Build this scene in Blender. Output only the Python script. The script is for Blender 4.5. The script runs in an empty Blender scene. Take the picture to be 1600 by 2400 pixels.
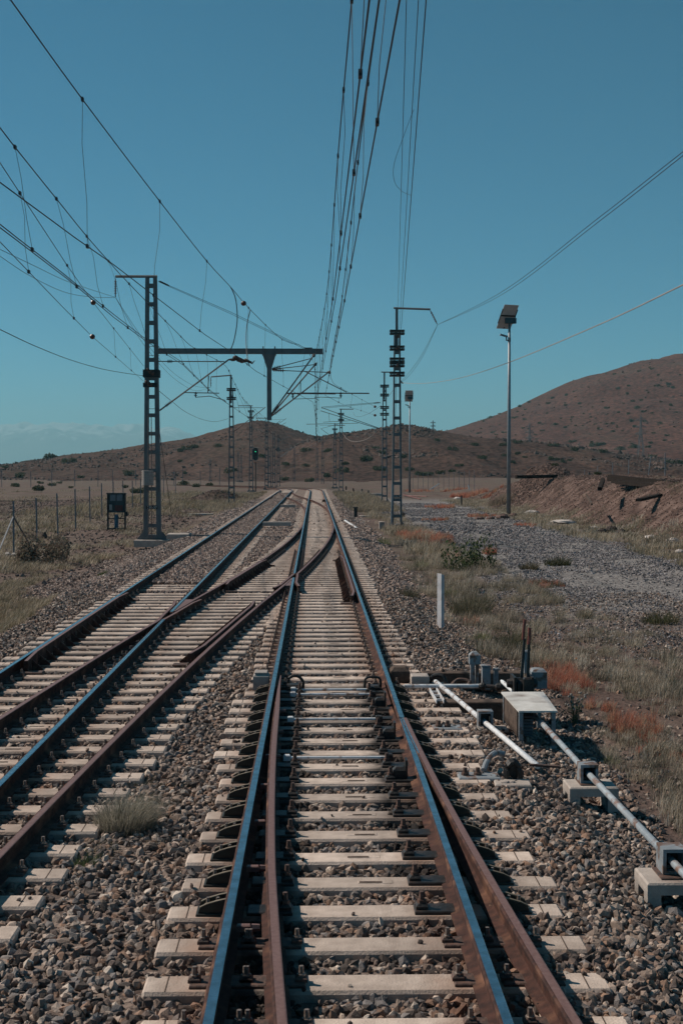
import bpy, math, random
import numpy as np
from mathutils import Vector, Matrix, Euler
random.seed(7); RS = np.random.RandomState(11)
SC = bpy.context.scene; COL = SC.collection
R = math.radians

# ------------------------------------------------------------------ camera
CAM = Vector((0, 0, 2.78)); FPX = 3050.0
PITCH, YAW = 1.95, -1.175
cd = bpy.data.cameras.new('camera'); cam = bpy.data.objects.new('camera', cd); COL.objects.link(cam)
cd.sensor_fit = 'VERTICAL'; cd.sensor_height = 36; cd.lens = 36 * FPX / 2400
cd.clip_start = 0.1; cd.clip_end = 40000
cam.location = CAM; cam.rotation_euler = (R(90 - PITCH), 0, R(YAW))
SC.camera = cam
CM = cam.rotation_euler.to_matrix()
def ray(u, v): return CM @ Vector(((u - 800) / FPX, (1200 - v) / FPX, -1))
def P(u, v, Y):                 # surveyed bearing (u, v) at distance Y down the line
    d = ray(u, v); return CAM + d * (Y / d.y)
def G(u, v, z):                 # surveyed bearing at height z
    d = ray(u, v); return CAM + d * ((z - CAM.z) / d.z)

# ------------------------------------------------------------------ mesh helpers
class MB:
    def __init__(s): s.v = []; s.f = []; s.m = []
    def add(s, vs, fs, m=0):
        o = len(s.v); s.v += [tuple(x) for x in vs]
        for f in fs: s.f.append(tuple(i + o for i in f)); s.m.append(m)
    def bar(s, p0, p1, w, h, m=0, up=(0, 0, 1), w1=None, h1=None):
        p0, p1 = Vector(p0), Vector(p1); d = (p1 - p0).normalized(); up = Vector(up)
        if abs(d.dot(up)) > .98: up = Vector((0, 1, 0))
        sx = d.cross(up).normalized(); uz = sx.cross(d).normalized()
        w1 = w if w1 is None else w1; h1 = h if h1 is None else h1
        vs = []
        for p, a, b in ((p0, w, h), (p1, w1, h1)):
            for i, j in ((-1, -1), (1, -1), (1, 1), (-1, 1)): vs.append(p + sx * (i * a / 2) + uz * (j * b / 2))
        s.add(vs, [(3, 2, 1, 0), (4, 5, 6, 7), (0, 1, 5, 4), (1, 2, 6, 5), (2, 3, 7, 6), (3, 0, 4, 7)], m)
    def box(s, c, d, m=0, rz=0.0, bev=0.0):
        c = Vector(c); x, y, z = d[0] / 2, d[1] / 2, d[2] / 2
        ca, sa = math.cos(rz), math.sin(rz)
        b = min(bev, x * .6, y * .6)
        if b <= 0:
            ring = [(-x, -y), (x, -y), (x, y), (-x, y)]; lev = [(-z, 0), (z, 0)]
        else:
            ring = [(-x, -y), (x, -y), (x, y), (-x, y)]; lev = [(-z, 0), (z - b, 0), (z, b)]
        vs = []
        for zz, ins in lev:
            for (a, e) in ring:
                a2 = a - math.copysign(ins, a); e2 = e - math.copysign(ins, e)
                vs.append(c + Vector((a2 * ca - e2 * sa, a2 * sa + e2 * ca, zz)))
        fs = [(3, 2, 1, 0)]
        for k in range(len(lev) - 1):
            o = 4 * k
            for i in range(4): fs.append((o + i, o + (i + 1) % 4, o + 4 + (i + 1) % 4, o + 4 + i))
        o = 4 * (len(lev) - 1); fs.append((o, o + 1, o + 2, o + 3))
        s.add(vs, fs, m)
    def tube(s, pts, r, n=6, m=0, r1=None):
        pts = [Vector(p) for p in pts]; N = len(pts); vs = []; fs = []
        for i, p in enumerate(pts):
            d = (pts[min(i + 1, N - 1)] - pts[max(i - 1, 0)]).normalized()
            up = Vector((0, 0, 1)) if abs(d.z) < .95 else Vector((0, 1, 0))
            a = d.cross(up).normalized(); b = a.cross(d)
            rr = r if r1 is None else r + (r1 - r) * i / max(1, N - 1)
            for k in range(n):
                t = 2 * math.pi * k / n; vs.append(p + a * (rr * math.cos(t)) + b * (rr * math.sin(t)))
        for i in range(N - 1):
            for k in range(n):
                fs.append((i * n + k, i * n + (k + 1) % n, (i + 1) * n + (k + 1) % n, (i + 1) * n + k))
        fs.append(tuple(range(n))[::-1]); fs.append(tuple((N - 1) * n + k for k in range(n)))
        s.add(vs, fs, m)
    def lathe(s, p0, p1, prof, n=10, m=0):     # prof: (t, r) along p0->p1
        p0, p1 = Vector(p0), Vector(p1); d = (p1 - p0).normalized()
        up = Vector((0, 0, 1)) if abs(d.z) < .95 else Vector((0, 1, 0))
        a = d.cross(up).normalized(); b = a.cross(d); vs = []; fs = []
        for t, r in prof:
            c = p0 + (p1 - p0) * t
            for k in range(n):
                q = 2 * math.pi * k / n; vs.append(c + a * (r * math.cos(q)) + b * (r * math.sin(q)))
        for i in range(len(prof) - 1):
            for k in range(n):
                fs.append((i * n + k, i * n + (k + 1) % n, (i + 1) * n + (k + 1) % n, (i + 1) * n + k))
        fs.append(tuple(range(n))[::-1]); fs.append(tuple((len(prof) - 1) * n + k for k in range(n)))
        s.add(vs, fs, m)
    def ball(s, c, r, m=0, seg=8, rings=6, sq=(1, 1, 1), jit=0):
        vs = []; fs = []; c = Vector(c)
        for i in range(rings + 1):
            th = math.pi * i / rings
            for k in range(seg):
                ph = 2 * math.pi * k / seg; q = r * (1 + random.uniform(-jit, jit))
                vs.append(c + Vector((q * sq[0] * math.sin(th) * math.cos(ph), q * sq[1] * math.sin(th) * math.sin(ph), q * sq[2] * math.cos(th))))
        for i in range(rings):
            for k in range(seg): fs.append((i * seg + k, (i + 1) * seg + k, (i + 1) * seg + (k + 1) % seg, i * seg + (k + 1) % seg))
        s.add(vs, fs, m)
    def insul(s, p0, p1, r=.06, n=6, core=.02, m=0):   # string of insulator discs
        prof = [(0, core)]
        for i in range(n):
            t0 = .12 + .76 * i / n; w = .76 / n
            prof += [(t0, core), (t0 + w * .25, r), (t0 + w * .5, r * .85), (t0 + w * .6, core)]
        prof.append((1, core)); s.lathe(p0, p1, prof, 8, m)
    def build(s, name, mats, parent=None, smooth=False, loc=None):
        me = bpy.data.meshes.new(name)
        vs = s.v
        if loc is not None:
            L = Vector(loc); vs = [(a - L.x, b - L.y, c - L.z) for a, b, c in vs]
        me.from_pydata(vs, [], s.f)
        if not isinstance(mats, (list, tuple)): mats = [mats]
        for x in mats: me.materials.append(x)
        if len(mats) > 1: me.polygons.foreach_set('material_index', s.m)
        if smooth: me.polygons.foreach_set('use_smooth', [True] * len(s.f))
        me.update()
        o = bpy.data.objects.new(name, me); COL.objects.link(o)
        if loc is not None: o.location = loc
        if parent is not None:
            o.parent = parent
            if loc is None: o.matrix_parent_inverse = parent.matrix_world.inverted() if False else Matrix.Translation(-parent.location)
        return o

def np_mesh(name, verts, faces, mats, col=None, smooth=False, colname='tint', fmat=None):
    me = bpy.data.meshes.new(name); nv = len(verts); nf, k = faces.shape
    me.vertices.add(nv); me.vertices.foreach_set('co', np.ascontiguousarray(verts, np.float32).ravel())
    me.loops.add(nf * k); me.loops.foreach_set('vertex_index', np.ascontiguousarray(faces, np.int32).ravel())
    me.polygons.add(nf); me.polygons.foreach_set('loop_start', np.arange(0, nf * k, k, dtype=np.int32))
    me.polygons.foreach_set('use_smooth', np.full(nf, smooth, bool))
    for x in (mats if isinstance(mats, (list, tuple)) else [mats]): me.materials.append(x)
    if fmat is not None: me.polygons.foreach_set('material_index', np.asarray(fmat, np.int32))
    me.update(calc_edges=True)
    if col is not None:
        at = me.attributes.new(colname, 'FLOAT_COLOR', 'POINT')
        c4 = np.ones((nv, 4), np.float32); c4[:, :3] = col; at.data.foreach_set('color', c4.ravel())
    o = bpy.data.objects.new(name, me); COL.objects.link(o); return o

def tag(o, label=None, cat=None, group=None, kind=None):
    if label: o['label'] = label
    if cat: o['category'] = cat
    if group: o['group'] = group
    if kind: o['kind'] = kind
    return o
def empty(name, loc, label, cat, group=None):
    o = bpy.data.objects.new(name, None); COL.objects.link(o); o.location = loc; o.empty_display_size = .1
    return tag(o, label, cat, group)
def dup(o, parent=None):
    c = o.copy(); COL.objects.link(c)
    if parent is not None: c.parent = parent
    for ch in list(o.children): dup(ch, c)
    return c

# ------------------------------------------------------------------ noise
def vnoise(x, y, seed=0):
    xi = np.floor(x).astype(np.int64); yi = np.floor(y).astype(np.int64); xf = x - xi; yf = y - yi
    def h(a, b):
        n = (a * 374761393 + b * 668265263 + seed * 974634777) & 0x7fffffff
        n = ((n ^ (n >> 13)) * 1274126177) & 0x7fffffff
        return ((n ^ (n >> 16)) & 0xffff) / 65535.0
    u = xf * xf * (3 - 2 * xf); w = yf * yf * (3 - 2 * yf)
    return (h(xi, yi) * (1 - u) + h(xi + 1, yi) * u) * (1 - w) + (h(xi, yi + 1) * (1 - u) + h(xi + 1, yi + 1) * u) * w
def fbm(x, y, seed=0, oct=4):
    r = 0; a = .5; t = 0
    for k in range(oct):
        r = r + a * vnoise(x, y, seed + k * 17); t += a; x = x * 2.03; y = y * 2.03; a *= .5
    return r / t
def sstep(a, b, x):
    t = np.clip((x - a) / (b - a), 0, 1); return t * t * (3 - 2 * t)

# ------------------------------------------------------------------ materials
def mat(name, c1, c2=None, rough=.7, scale=8, metal=0.0, bump=0.0, bscale=40, c3=None, s3=3, t3=.6, w3=.1, attr=None, rnd=0.0, spec=.5, coord='Object'):
    m = bpy.data.materials.new(name); m.use_nodes = True; nt = m.node_tree; N = nt.nodes; L = nt.links
    b = N['Principled BSDF']; b.inputs['Roughness'].default_value = rough; b.inputs['Metallic'].default_value = metal
    b.inputs['Specular IOR Level'].default_value = spec
    tc = N.new('ShaderNodeTexCoord'); co = tc.outputs[coord]
    c2 = c2 or tuple(x * .7 for x in c1)
    nz = N.new('ShaderNodeTexNoise'); nz.inputs['Scale'].default_value = scale; nz.inputs['Detail'].default_value = 6
    L.new(co, nz.inputs['Vector'])
    rp = N.new('ShaderNodeValToRGB'); rp.color_ramp.elements[0].position = .35; rp.color_ramp.elements[1].position = .65
    rp.color_ramp.elements[0].color = (*c2, 1); rp.color_ramp.elements[1].color = (*c1, 1)
    L.new(nz.outputs['Fac'], rp.inputs['Fac']); out = rp.outputs['Color']
    if c3:
        n3 = N.new('ShaderNodeTexNoise'); n3.inputs['Scale'].default_value = s3; n3.inputs['Detail'].default_value = 5
        L.new(co, n3.inputs['Vector'])
        r3 = N.new('ShaderNodeMapRange'); r3.inputs[1].default_value = t3 - w3; r3.inputs[2].default_value = t3 + w3
        L.new(n3.outputs['Fac'], r3.inputs[0])
        mx = N.new('ShaderNodeMix'); mx.data_type = 'RGBA'; L.new(r3.outputs[0], mx.inputs['Factor'])
        L.new(out, mx.inputs[6]); mx.inputs[7].default_value = (*c3, 1); out = mx.outputs[2]
    if attr:
        a = N.new('ShaderNodeAttribute'); a.attribute_name = attr
        mx = N.new('ShaderNodeMix'); mx.data_type = 'RGBA'; mx.blend_type = 'MULTIPLY'; mx.inputs['Factor'].default_value = 1
        L.new(out, mx.inputs[6]); L.new(a.outputs['Color'], mx.inputs[7]); out = mx.outputs[2]
    if rnd:
        oi = N.new('ShaderNodeObjectInfo'); mr = N.new('ShaderNodeMapRange'); mr.inputs[3].default_value = 1 - rnd; mr.inputs[4].default_value = 1 + rnd
        L.new(oi.outputs['Random'], mr.inputs[0]); hv = N.new('ShaderNodeHueSaturation'); L.new(mr.outputs[0], hv.inputs['Value']); L.new(out, hv.inputs['Color']); out = hv.outputs['Color']
    L.new(out, b.inputs['Base Color'])
    if bump:
        nb = N.new('ShaderNodeTexNoise'); nb.inputs['Scale'].default_value = bscale; nb.inputs['Detail'].default_value = 8
        L.new(co, nb.inputs['Vector'])
        bp = N.new('ShaderNodeBump'); bp.inputs['Strength'].default_value = bump; bp.inputs['Distance'].default_value = .02
        L.new(nb.outputs['Fac'], bp.inputs['Height']); L.new(bp.outputs['Normal'], b.inputs['Normal'])
    return m
M = {}
M['rust'] = mat('rust_steel', (.080, .036, .027), (.036, .019, .016), .8, 14, bump=.3, bscale=90, c3=(.20, .10, .062), s3=4, t3=.62, spec=.2)
M['rusttop'] = mat('rust_worn_top', (.235, .135, .115), (.18, .095, .078), .5, 30, metal=.25, bump=.15, bscale=120)
M['polish'] = mat('polished_rail_head', (.54, .57, .60), (.36, .37, .38), .26, 9, metal=1.0, bump=.06, bscale=60)
M['dark'] = mat('oily_dark_steel', (.022, .020, .018), (.012, .011, .010), .5, 20, bump=.3, c3=(.06, .035, .025), s3=9, t3=.62)
def translucent(m, f):
    nt = m.node_tree; b = nt.nodes['Principled BSDF']; t = nt.nodes.new('ShaderNodeBsdfTranslucent'); x = nt.nodes.new('ShaderNodeMixShader'); x.inputs[0].default_value = f
    nt.links.new(b.inputs['Base Color'].links[0].from_socket, t.inputs['Color']); nt.links.new(b.outputs[0], x.inputs[1]); nt.links.new(t.outputs[0], x.inputs[2]); nt.links.new(x.outputs[0], nt.nodes['Material Output'].inputs['Surface'])
M['brace'] = mat('dark_green_brace', (.026, .028, .018), (.014, .013, .010), .55, 15, c3=(.07, .04, .025), s3=8, t3=.6, bump=.2)
M['edge'] = mat('pale_brace_edge', (.20, .16, .11), (.11, .085, .055), .6, 25, bump=.2)  # paler strip along the tops of the brace ribs
M['clip'] = mat('rusty_fastening', (.13, .07, .05), (.05, .035, .03), .7, 25, bump=.3)
M['bolt'] = mat('worn_bolt', (.34, .29, .25), (.16, .11, .09), .5, 60, metal=.5)
M['conc'] = mat('sleeper_concrete', (.60, .49, .41), (.46, .37, .305), .85, 9, bump=.35, bscale=70, c3=(.33, .25, .20), s3=3.2, t3=.60, w3=.12, rnd=.18)
M['conc2'] = mat('pale_concrete', (.46, .40, .35), (.36, .31, .27), .85, 8, bump=.3, bscale=60, c3=(.27, .21, .18), s3=4, t3=.62)
M['timber'] = mat('weathered_timber', (.13, .095, .075), (.075, .055, .045), .92, 12, bump=.4, bscale=50, spec=.15)
M['blacktimber'] = mat('tarred_timber', (.038, .029, .025), (.02, .016, .014), .95, 10, bump=.4, bscale=30, spec=.08)
M['stone'] = mat('ballast_stone', (1, 1, 1), (.72, .72, .72), .9, 30, attr='tint', bump=.3, bscale=120)
def rail_stains_shade(m):
    nt = m.node_tree; N = nt.nodes; L = nt.links; b = N['Principled BSDF']; src = b.inputs['Base Color'].links[0].from_socket
    g = N.new('ShaderNodeNewGeometry'); sx = N.new('ShaderNodeSeparateXYZ'); L.new(g.outputs['Position'], sx.inputs[0]); tot = None
    for r in (-.54, .96, -4.28, -2.78):
        d = N.new('ShaderNodeMath'); d.operation = 'SUBTRACT'; L.new(sx.outputs[0], d.inputs[0]); d.inputs[1].default_value = r
        a = N.new('ShaderNodeMath'); a.operation = 'ABSOLUTE'; L.new(d.outputs[0], a.inputs[0])
        q = N.new('ShaderNodeMapRange'); q.inputs[1].default_value = .38; q.inputs[2].default_value = .08; L.new(a.outputs[0], q.inputs[0])
        if tot is None: tot = q.outputs[0]
        else:
            mx = N.new('ShaderNodeMath'); mx.operation = 'MAXIMUM'; L.new(tot, mx.inputs[0]); L.new(q.outputs[0], mx.inputs[1]); tot = mx.outputs[0]
    n = N.new('ShaderNodeTexNoise'); n.inputs['Scale'].default_value = 5; n.inputs['Detail'].default_value = 6; L.new(g.outputs['Position'], n.inputs['Vector'])
    q = N.new('ShaderNodeMapRange'); q.inputs[1].default_value = .35; q.inputs[2].default_value = .62; q.inputs[3].default_value = .15; q.inputs[4].default_value = .85; L.new(n.outputs['Fac'], q.inputs[0])
    f = N.new('ShaderNodeMath'); f.operation = 'MULTIPLY'; L.new(tot, f.inputs[0]); L.new(q.outputs[0], f.inputs[1])
    x = N.new('ShaderNodeMix'); x.data_type = 'RGBA'; L.new(f.outputs[0], x.inputs['Factor']); L.new(src, x.inputs[6]); x.inputs[7].default_value = (.29, .145, .085, 1); out = x.outputs[2]
    n2 = N.new('ShaderNodeTexNoise'); n2.inputs['Scale'].default_value = 1.3; n2.inputs['Detail'].default_value = 8; n2.inputs['Roughness'].default_value = .7; L.new(g.outputs['Position'], n2.inputs['Vector'])
    q2 = N.new('ShaderNodeMapRange'); q2.inputs[1].default_value = .48; q2.inputs[2].default_value = .66; q2.inputs[4].default_value = .62; L.new(n2.outputs['Fac'], q2.inputs[0])
    x2 = N.new('ShaderNodeMix'); x2.data_type = 'RGBA'; L.new(q2.outputs[0], x2.inputs['Factor']); L.new(out, x2.inputs[6]); x2.inputs[7].default_value = (.22, .17, .14, 1); out = x2.outputs[2]
    def rng(o, a0, a1, r0=0., r1=1.):
        r_ = N.new('ShaderNodeMapRange'); r_.inputs[1].default_value = a0; r_.inputs[2].default_value = a1; r_.inputs[3].default_value = r0; r_.inputs[4].default_value = r1; L.new(o, r_.inputs[0]); return r_.outputs[0]
    def mul(a_, b_):
        m_ = N.new('ShaderNodeMath'); m_.operation = 'MULTIPLY'; L.new(a_, m_.inputs[0]); L.new(b_, m_.inputs[1]); return m_.outputs[0]
    n3 = N.new('ShaderNodeTexNoise'); n3.inputs['Scale'].default_value = 7; n3.inputs['Detail'].default_value = 5; L.new(g.outputs['Position'], n3.inputs['Vector']); k3 = rng(n3.outputs['Fac'], .3, .55, .3, 1)
    for (x0, w_, ya, yb) in ((.78, .30, 10.8, 17.6), (-.33, .26, 4.0, 17.6)):     # switch grease under the blades; the left band also paints in rail shade
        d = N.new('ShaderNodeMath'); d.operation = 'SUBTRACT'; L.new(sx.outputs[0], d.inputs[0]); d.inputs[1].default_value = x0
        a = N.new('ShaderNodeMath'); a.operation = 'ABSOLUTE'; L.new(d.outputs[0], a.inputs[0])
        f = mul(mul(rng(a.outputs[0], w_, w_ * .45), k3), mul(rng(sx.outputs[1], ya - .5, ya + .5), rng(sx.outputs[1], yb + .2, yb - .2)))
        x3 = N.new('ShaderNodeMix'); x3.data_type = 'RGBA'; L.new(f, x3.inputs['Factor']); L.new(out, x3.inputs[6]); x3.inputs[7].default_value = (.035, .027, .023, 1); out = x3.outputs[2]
    L.new(out, b.inputs['Base Color'])
rail_stains_shade(M['conc'])
M['blade'] = mat('grass_blade', (1, 1, 1), (.8, .8, .8), .8, 3, attr='tint', spec=.2)
M['steel'] = mat('grey_green_mast_paint', (.13, .14, .145), (.10, .11, .115), .6, 5, c3=(.12, .105, .09), s3=4, t3=.66, bump=.1)
M['steelL'] = mat('galvanised_steel', (.25, .265, .28), (.19, .20, .215), .5, 6, metal=.4, bump=.05)
M['tube'] = mat('cantilever_tube', (.16, .125, .115), (.09, .07, .065), .5, 8, metal=.4)
M['brown'] = mat('brown_porcelain', (.12, .045, .032), (.07, .03, .022), .35, 10)
M['wire'] = mat('dark_wire', (.02, .022, .026), (.012, .013, .015), .5, 3)
M['rope'] = mat('pale_cable', (.36, .33, .30), (.28, .26, .24), .7, 3)
M['white'] = mat('white_paint', (.80, .81, .82), (.68, .68, .68), .45, 9, c3=(.42, .37, .33), s3=6, t3=.68, bump=.1)
M['offwhite'] = mat('off_white_painted_plate', (.66, .64, .60), (.55, .53, .49), .6, 7, c3=(.2, .15, .12), s3=3.5, t3=.64, w3=.14, bump=.15)
M['greypaint'] = mat('blue_grey_paint', (.29, .32, .34), (.2, .22, .235), .6, 9, c3=(.15, .09, .065), s3=9, t3=.56, w3=.05, bump=.15)
M['black'] = mat('black_paint', (.012, .012, .013), (.007, .007, .008), .5, 6)
M['redh'] = mat('red_brown_handle', (.20, .05, .035), (.12, .035, .028), .6, 20, bump=.2)
M['lens'] = mat('dark_lens', (.01, .012, .012), (.006, .007, .007), .2, 6)
M['solback'] = mat('solar_panel_back', (.50, .46, .45), (.42, .39, .38), .6, 4)
M['solfront'] = mat('solar_cells', (.012, .018, .05), (.01, .013, .035), .15, 4)
M['teal'] = mat('teal_box', (.02, .045, .055), (.015, .032, .04), .5, 6)
M['bluepipe'] = mat('blue_ribbed_pipe', (.07, .19, .26), (.05, .13, .18), .5, 6)
M['boxgrey'] = mat('cabinet_grey', (.18, .19, .21), (.13, .14, .155), .6, 7)
M['redpanel'] = mat('dark_red_panel', (.10, .015, .013), (.06, .01, .009), .6, 9)
M['letter'] = mat('white_lettering', (.7, .7, .68), (.55, .55, .53), .7, 9)
M['leaf'] = mat('shrub_leaf', (1, 1, 1), (.8, .8, .8), .75, 4, attr='tint', spec=.25)
M['rockred'] = mat('red_brown_rock', (.17, .10, .08), (.10, .062, .05), .9, 6, bump=.7, bscale=9)
M['rockwhite'] = mat('white_rock', (.60, .54, .49), (.45, .39, .35), .9, 6, bump=.6, bscale=9)
M['rockdark'] = mat('dark_rubble', (.085, .058, .048), (.05, .036, .03), .9, 6, bump=.6, bscale=9)
M['rods'] = mat('bright_galvanised_rod', (.78, .79, .79), (.66, .67, .67), .4, 12, c3=(.3, .2, .15), s3=9, t3=.6, w3=.06)
M['greyrod'] = mat('grey_painted_rod', (.36, .40, .42), (.28, .31, .33), .5, 12, c3=(.2, .12, .09), s3=8, t3=.58, w3=.06)
M['weight'] = mat('concrete_weight', (.36, .32, .29), (.28, .25, .23), .85, 9, bump=.2)
translucent(M['blade'], .45); translucent(M['leaf'], .3); translucent(M['solback'], .25)
gm = bpy.data.materials.new('green_signal_lamp'); gm.use_nodes = True
gb = gm.node_tree.nodes['Principled BSDF']; gb.inputs['Emission Color'].default_value = (.05, 1, .45, 1); gb.inputs['Emission Strength'].default_value = .8; gb.inputs['Base Color'].default_value = (.02, .3, .15, 1)
M['green'] = gm

# ------------------------------------------------------------------ light
SUN = Vector((-1.0, .42, .98)).normalized()
elev = math.asin(SUN.z); azim = math.atan2(SUN.x, SUN.y)
sd = bpy.data.lights.new('sun', 'SUN'); sd.energy = 5.0; sd.angle = R(.53); sd.color = (1, .885, .775)
so = bpy.data.objects.new('sun', sd); COL.objects.link(so); so.rotation_euler = (-SUN).to_track_quat('-Z', 'Y').to_euler(); so.location = (-40, 20, 60)
W = bpy.data.worlds.new('World'); SC.world = W; W.use_nodes = True; wn = W.node_tree
sky = wn.nodes.new('ShaderNodeTexSky'); sky.sky_type = 'NISHITA'; sky.sun_disc = False
sky.sun_elevation = elev; sky.sun_rotation = azim; sky.altitude = 2500; sky.air_density = .72; sky.dust_density = .1; sky.ozone_density = 10.0
bg = wn.nodes['Background']; bg.inputs['Strength'].default_value = .085
tint = wn.nodes.new('ShaderNodeMix'); tint.data_type = 'RGBA'; tint.blend_type = 'MULTIPLY'; tint.inputs['Factor'].default_value = 1
tint.inputs[7].default_value = (.28, 1.10, .88, 1)
wn.links.new(sky.outputs[0], tint.inputs[6]); wn.links.new(tint.outputs[2], bg.inputs['Color'])
SC.view_settings.view_transform = 'Standard'; SC.view_settings.look = 'None'; SC.view_settings.gamma = 1
SC.view_settings.exposure = -0.06
SC.render.engine = 'CYCLES'
SC.cycles.use_denoising = True
try: SC.cycles.denoiser = 'OPENIMAGEDENOISE'
except Exception: pass
SC.cycles.max_bounces = 4; SC.cycles.diffuse_bounces = 1; SC.cycles.glossy_bounces = 2; SC.cycles.transmission_bounces = 2; SC.cycles.volume_bounces = 0
SC.cycles.caustics_reflective = False; SC.cycles.caustics_refractive = False; SC.cycles.sample_clamp_indirect = 4
# ------------------------------------------------------------------ terrain heights
def ip(x, xs, ys): return np.interp(x, xs, ys)
def ground_h(x, y):
    x = np.asarray(x, float); y = np.asarray(y, float)
    zl = ip(y, [0, 30, 55, 66, 75, 84, 110, 170, 320], [-1.1, -1.0, -.90, -.80, -.66, -.48, -.45, -.45, -.6])
    zr = ip(y, [0, 30, 70, 170, 320], [-.48, -.5, -.5, -.5, -.2])
    # the formation follows the bend to the left far away
    z = np.full(np.broadcast(x, y).shape, -.226)
    flat = z + .030 * sstep(1.0, 1.3, x) * (1 - sstep(1.9, 2.3, x)) * (y < 30)
    edgeL = ip(y, [0, 26, 33, 60, 160], [-5.35, -5.4, -5.6, -5.4, -5.3])
    tl = sstep(0, 2.2, edgeL - x); tr = sstep(1.65, 3.35, x)
    z = flat * (1 - tl) + zl * tl
    z = z * (1 - tr) + zr * tr
    z = z - .13 * sstep(1.5, 1.75, x) * (1 - sstep(2.7, 3.0, x)) * sstep(15.5, 15.9, y) * (1 - sstep(18.3, 18.8, y))
    # earth bank on the right
    top = ip(y, [20, 40, 85, 108, 122, 136, 150], [1.7, 1.75, 1.9, 2.1, 1.7, .8, .0])
    xb = 15.4 + (y - 54) * .012
    bk = sstep(0, 4.2, x - xb) ** .8
    rough = (fbm(x * .5, y * .25, 5) - .5) * .7 + (fbm(x * 2.6, y * 1.6, 9, 3) - .5) * .26
    back = 1 - .45 * sstep(26, 48, x)
    bank = np.clip((top + .5) * back, 0, 9) * bk + rough * bk * np.clip(top, 0, 1) * (1 - sstep(24, 32, x)) * .8
    z = z + np.where(x > 12, bank * (y > 15), 0)
    # spoil heap on the bank
    r = np.hypot((x - 18.3) / 4.0, (y - 110) / 5.0)
    z = z + np.where(r < 1, (1 - np.clip(r, 0, 1)) * (1.75 + (fbm(x * 1.5, y * 1.5, 4) - .5) * .5), 0)
    # rough ground either side
    off = np.clip(np.maximum(edgeL - 1.5 - x, x - 3.2), 0, 8) / 8
    z = z + off * (fbm(x * .35, y * .35, 2) - .5) * .30
    far = sstep(150, 320, np.hypot(x, y))
    z = z + far * (fbm(x * .02, y * .02, 8) - .5) * 1.2
    r = np.hypot((x + 9.5) / 4.0, (y - 128) / 3.0)
    z = z + np.where(r < 1, (1 - sstep(0, 1, r)) * 1.0, 0)
    return z
def prof(pts, Yr):
    u = np.array([p[0] for p in pts], float); v = np.array([p[1] for p in pts], float)
    return (u - 737.5) / FPX * Yr, CAM.z + (1096 - v) / FPX * Yr
H1 = [(-420, 1116), (-150, 1101), (0, 1091), (68, 1081), (134, 1069), (208, 1061), (298, 1052), (342, 1042), (450, 1027.5), (493, 1014), (536, 1001), (559, 993), (593, 986), (622, 987), (657, 995.5), (697, 1010), (731, 1020.5), (770, 1030), (830, 1046), (930, 1080), (1050, 1112)]
H2 = [(640, 1080), (700, 1040), (745, 1024), (770, 1020), (794, 1016), (823, 1014), (863, 1007), (888, 1003), (939, 995), (972, 998), (1013, 1008), (1044, 1012.5), (1100, 1021), (1190, 1030), (1291, 1037), (1420, 1060), (1600, 1086), (1800, 1100)]
H3 = [(700, 1075), (900, 1048), (980, 1025), (1040, 1012), (1054, 1009), (1118, 988), (1182, 965), (1250, 937), (1291, 917), (1339, 892), (1381, 878), (1419, 872), (1460, 857), (1502, 843), (1546, 841), (1578, 829), (1640, 824), (1800, 800), (2000, 815), (2300, 870), (2700, 960), (3100, 1060)]
HP = [(H1, 330., 520., 900., .9, 21), (H2, 285., 430., 700., .9, 33), (H3, 520., 1100., 2000., 2.0, 55)]
def hill_h(k, x, y):
    pts, Yf, Yr, Yb, amp, sd = HP[k]
    px, pz = prof(pts, Yr)
    base = -1.2; zr = np.interp(x, px, pz) - base
    zr = np.where((x < px[0]), zr * (1 - sstep(0, 60, px[0] - x)), zr); zr = np.where((x > px[-1]), zr * (1 - sstep(0, 60, x - px[-1])), zr)
    tf = np.clip((y - Yf) / (Yr - Yf), 0, 1); tb = np.clip((Yb - y) / (Yb - Yr), 0, 1)
    s = np.where(y < Yr, .42 * tf + .58 * tf * tf * (3 - 2 * tf), tb * tb * (3 - 2 * tb))
    L = {0: 26., 1: 20., 2: 70.}[k]
    n = fbm(x / L + y / (3.5 * L), y / (2.2 * L), sd, 5) - .5
    n2 = fbm(x / (L * .16), y / (L * .22), sd + 3, 3) - .5
    return base + zr * s + amp * (n * 3.2 * np.minimum(1, 3 * s) * np.minimum(1, (1.15 - s) * 3) + n2 * .9 * np.minimum(1, 3 * s) - (2.2 if k == 2 else 1.5) * np.clip(.16 - np.abs(fbm(x / (L * 1.3) + y / (L * 9), y / (L * 5), sd + 7, 3) - .5), 0, 1) / .16 * np.minimum(1, 3 * s) * np.clip((1.02 - s) * 4, 0, 1))
def H(x, y):
    z = ground_h(x, y)
    for k in range(3): z = np.maximum(z, hill_h(k, x, y))
    return z
def gz(x, y): return float(ground_h(np.array([x]), np.array([y]))[0])
def hit(u, v, y0=5., y1=1500., top=H):
    d = ray(u, v); Y = np.exp(np.linspace(math.log(y0), math.log(y1), 6000)); t = Y / d.y
    z = CAM.z + d.z * t; g = top(d.x * t, Y); i = int(np.argmax(z < g))
    if z[i] >= g[i]: i = len(Y) - 1
    return Vector((d.x * t[i], Y[i], float(g[i])))

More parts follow.
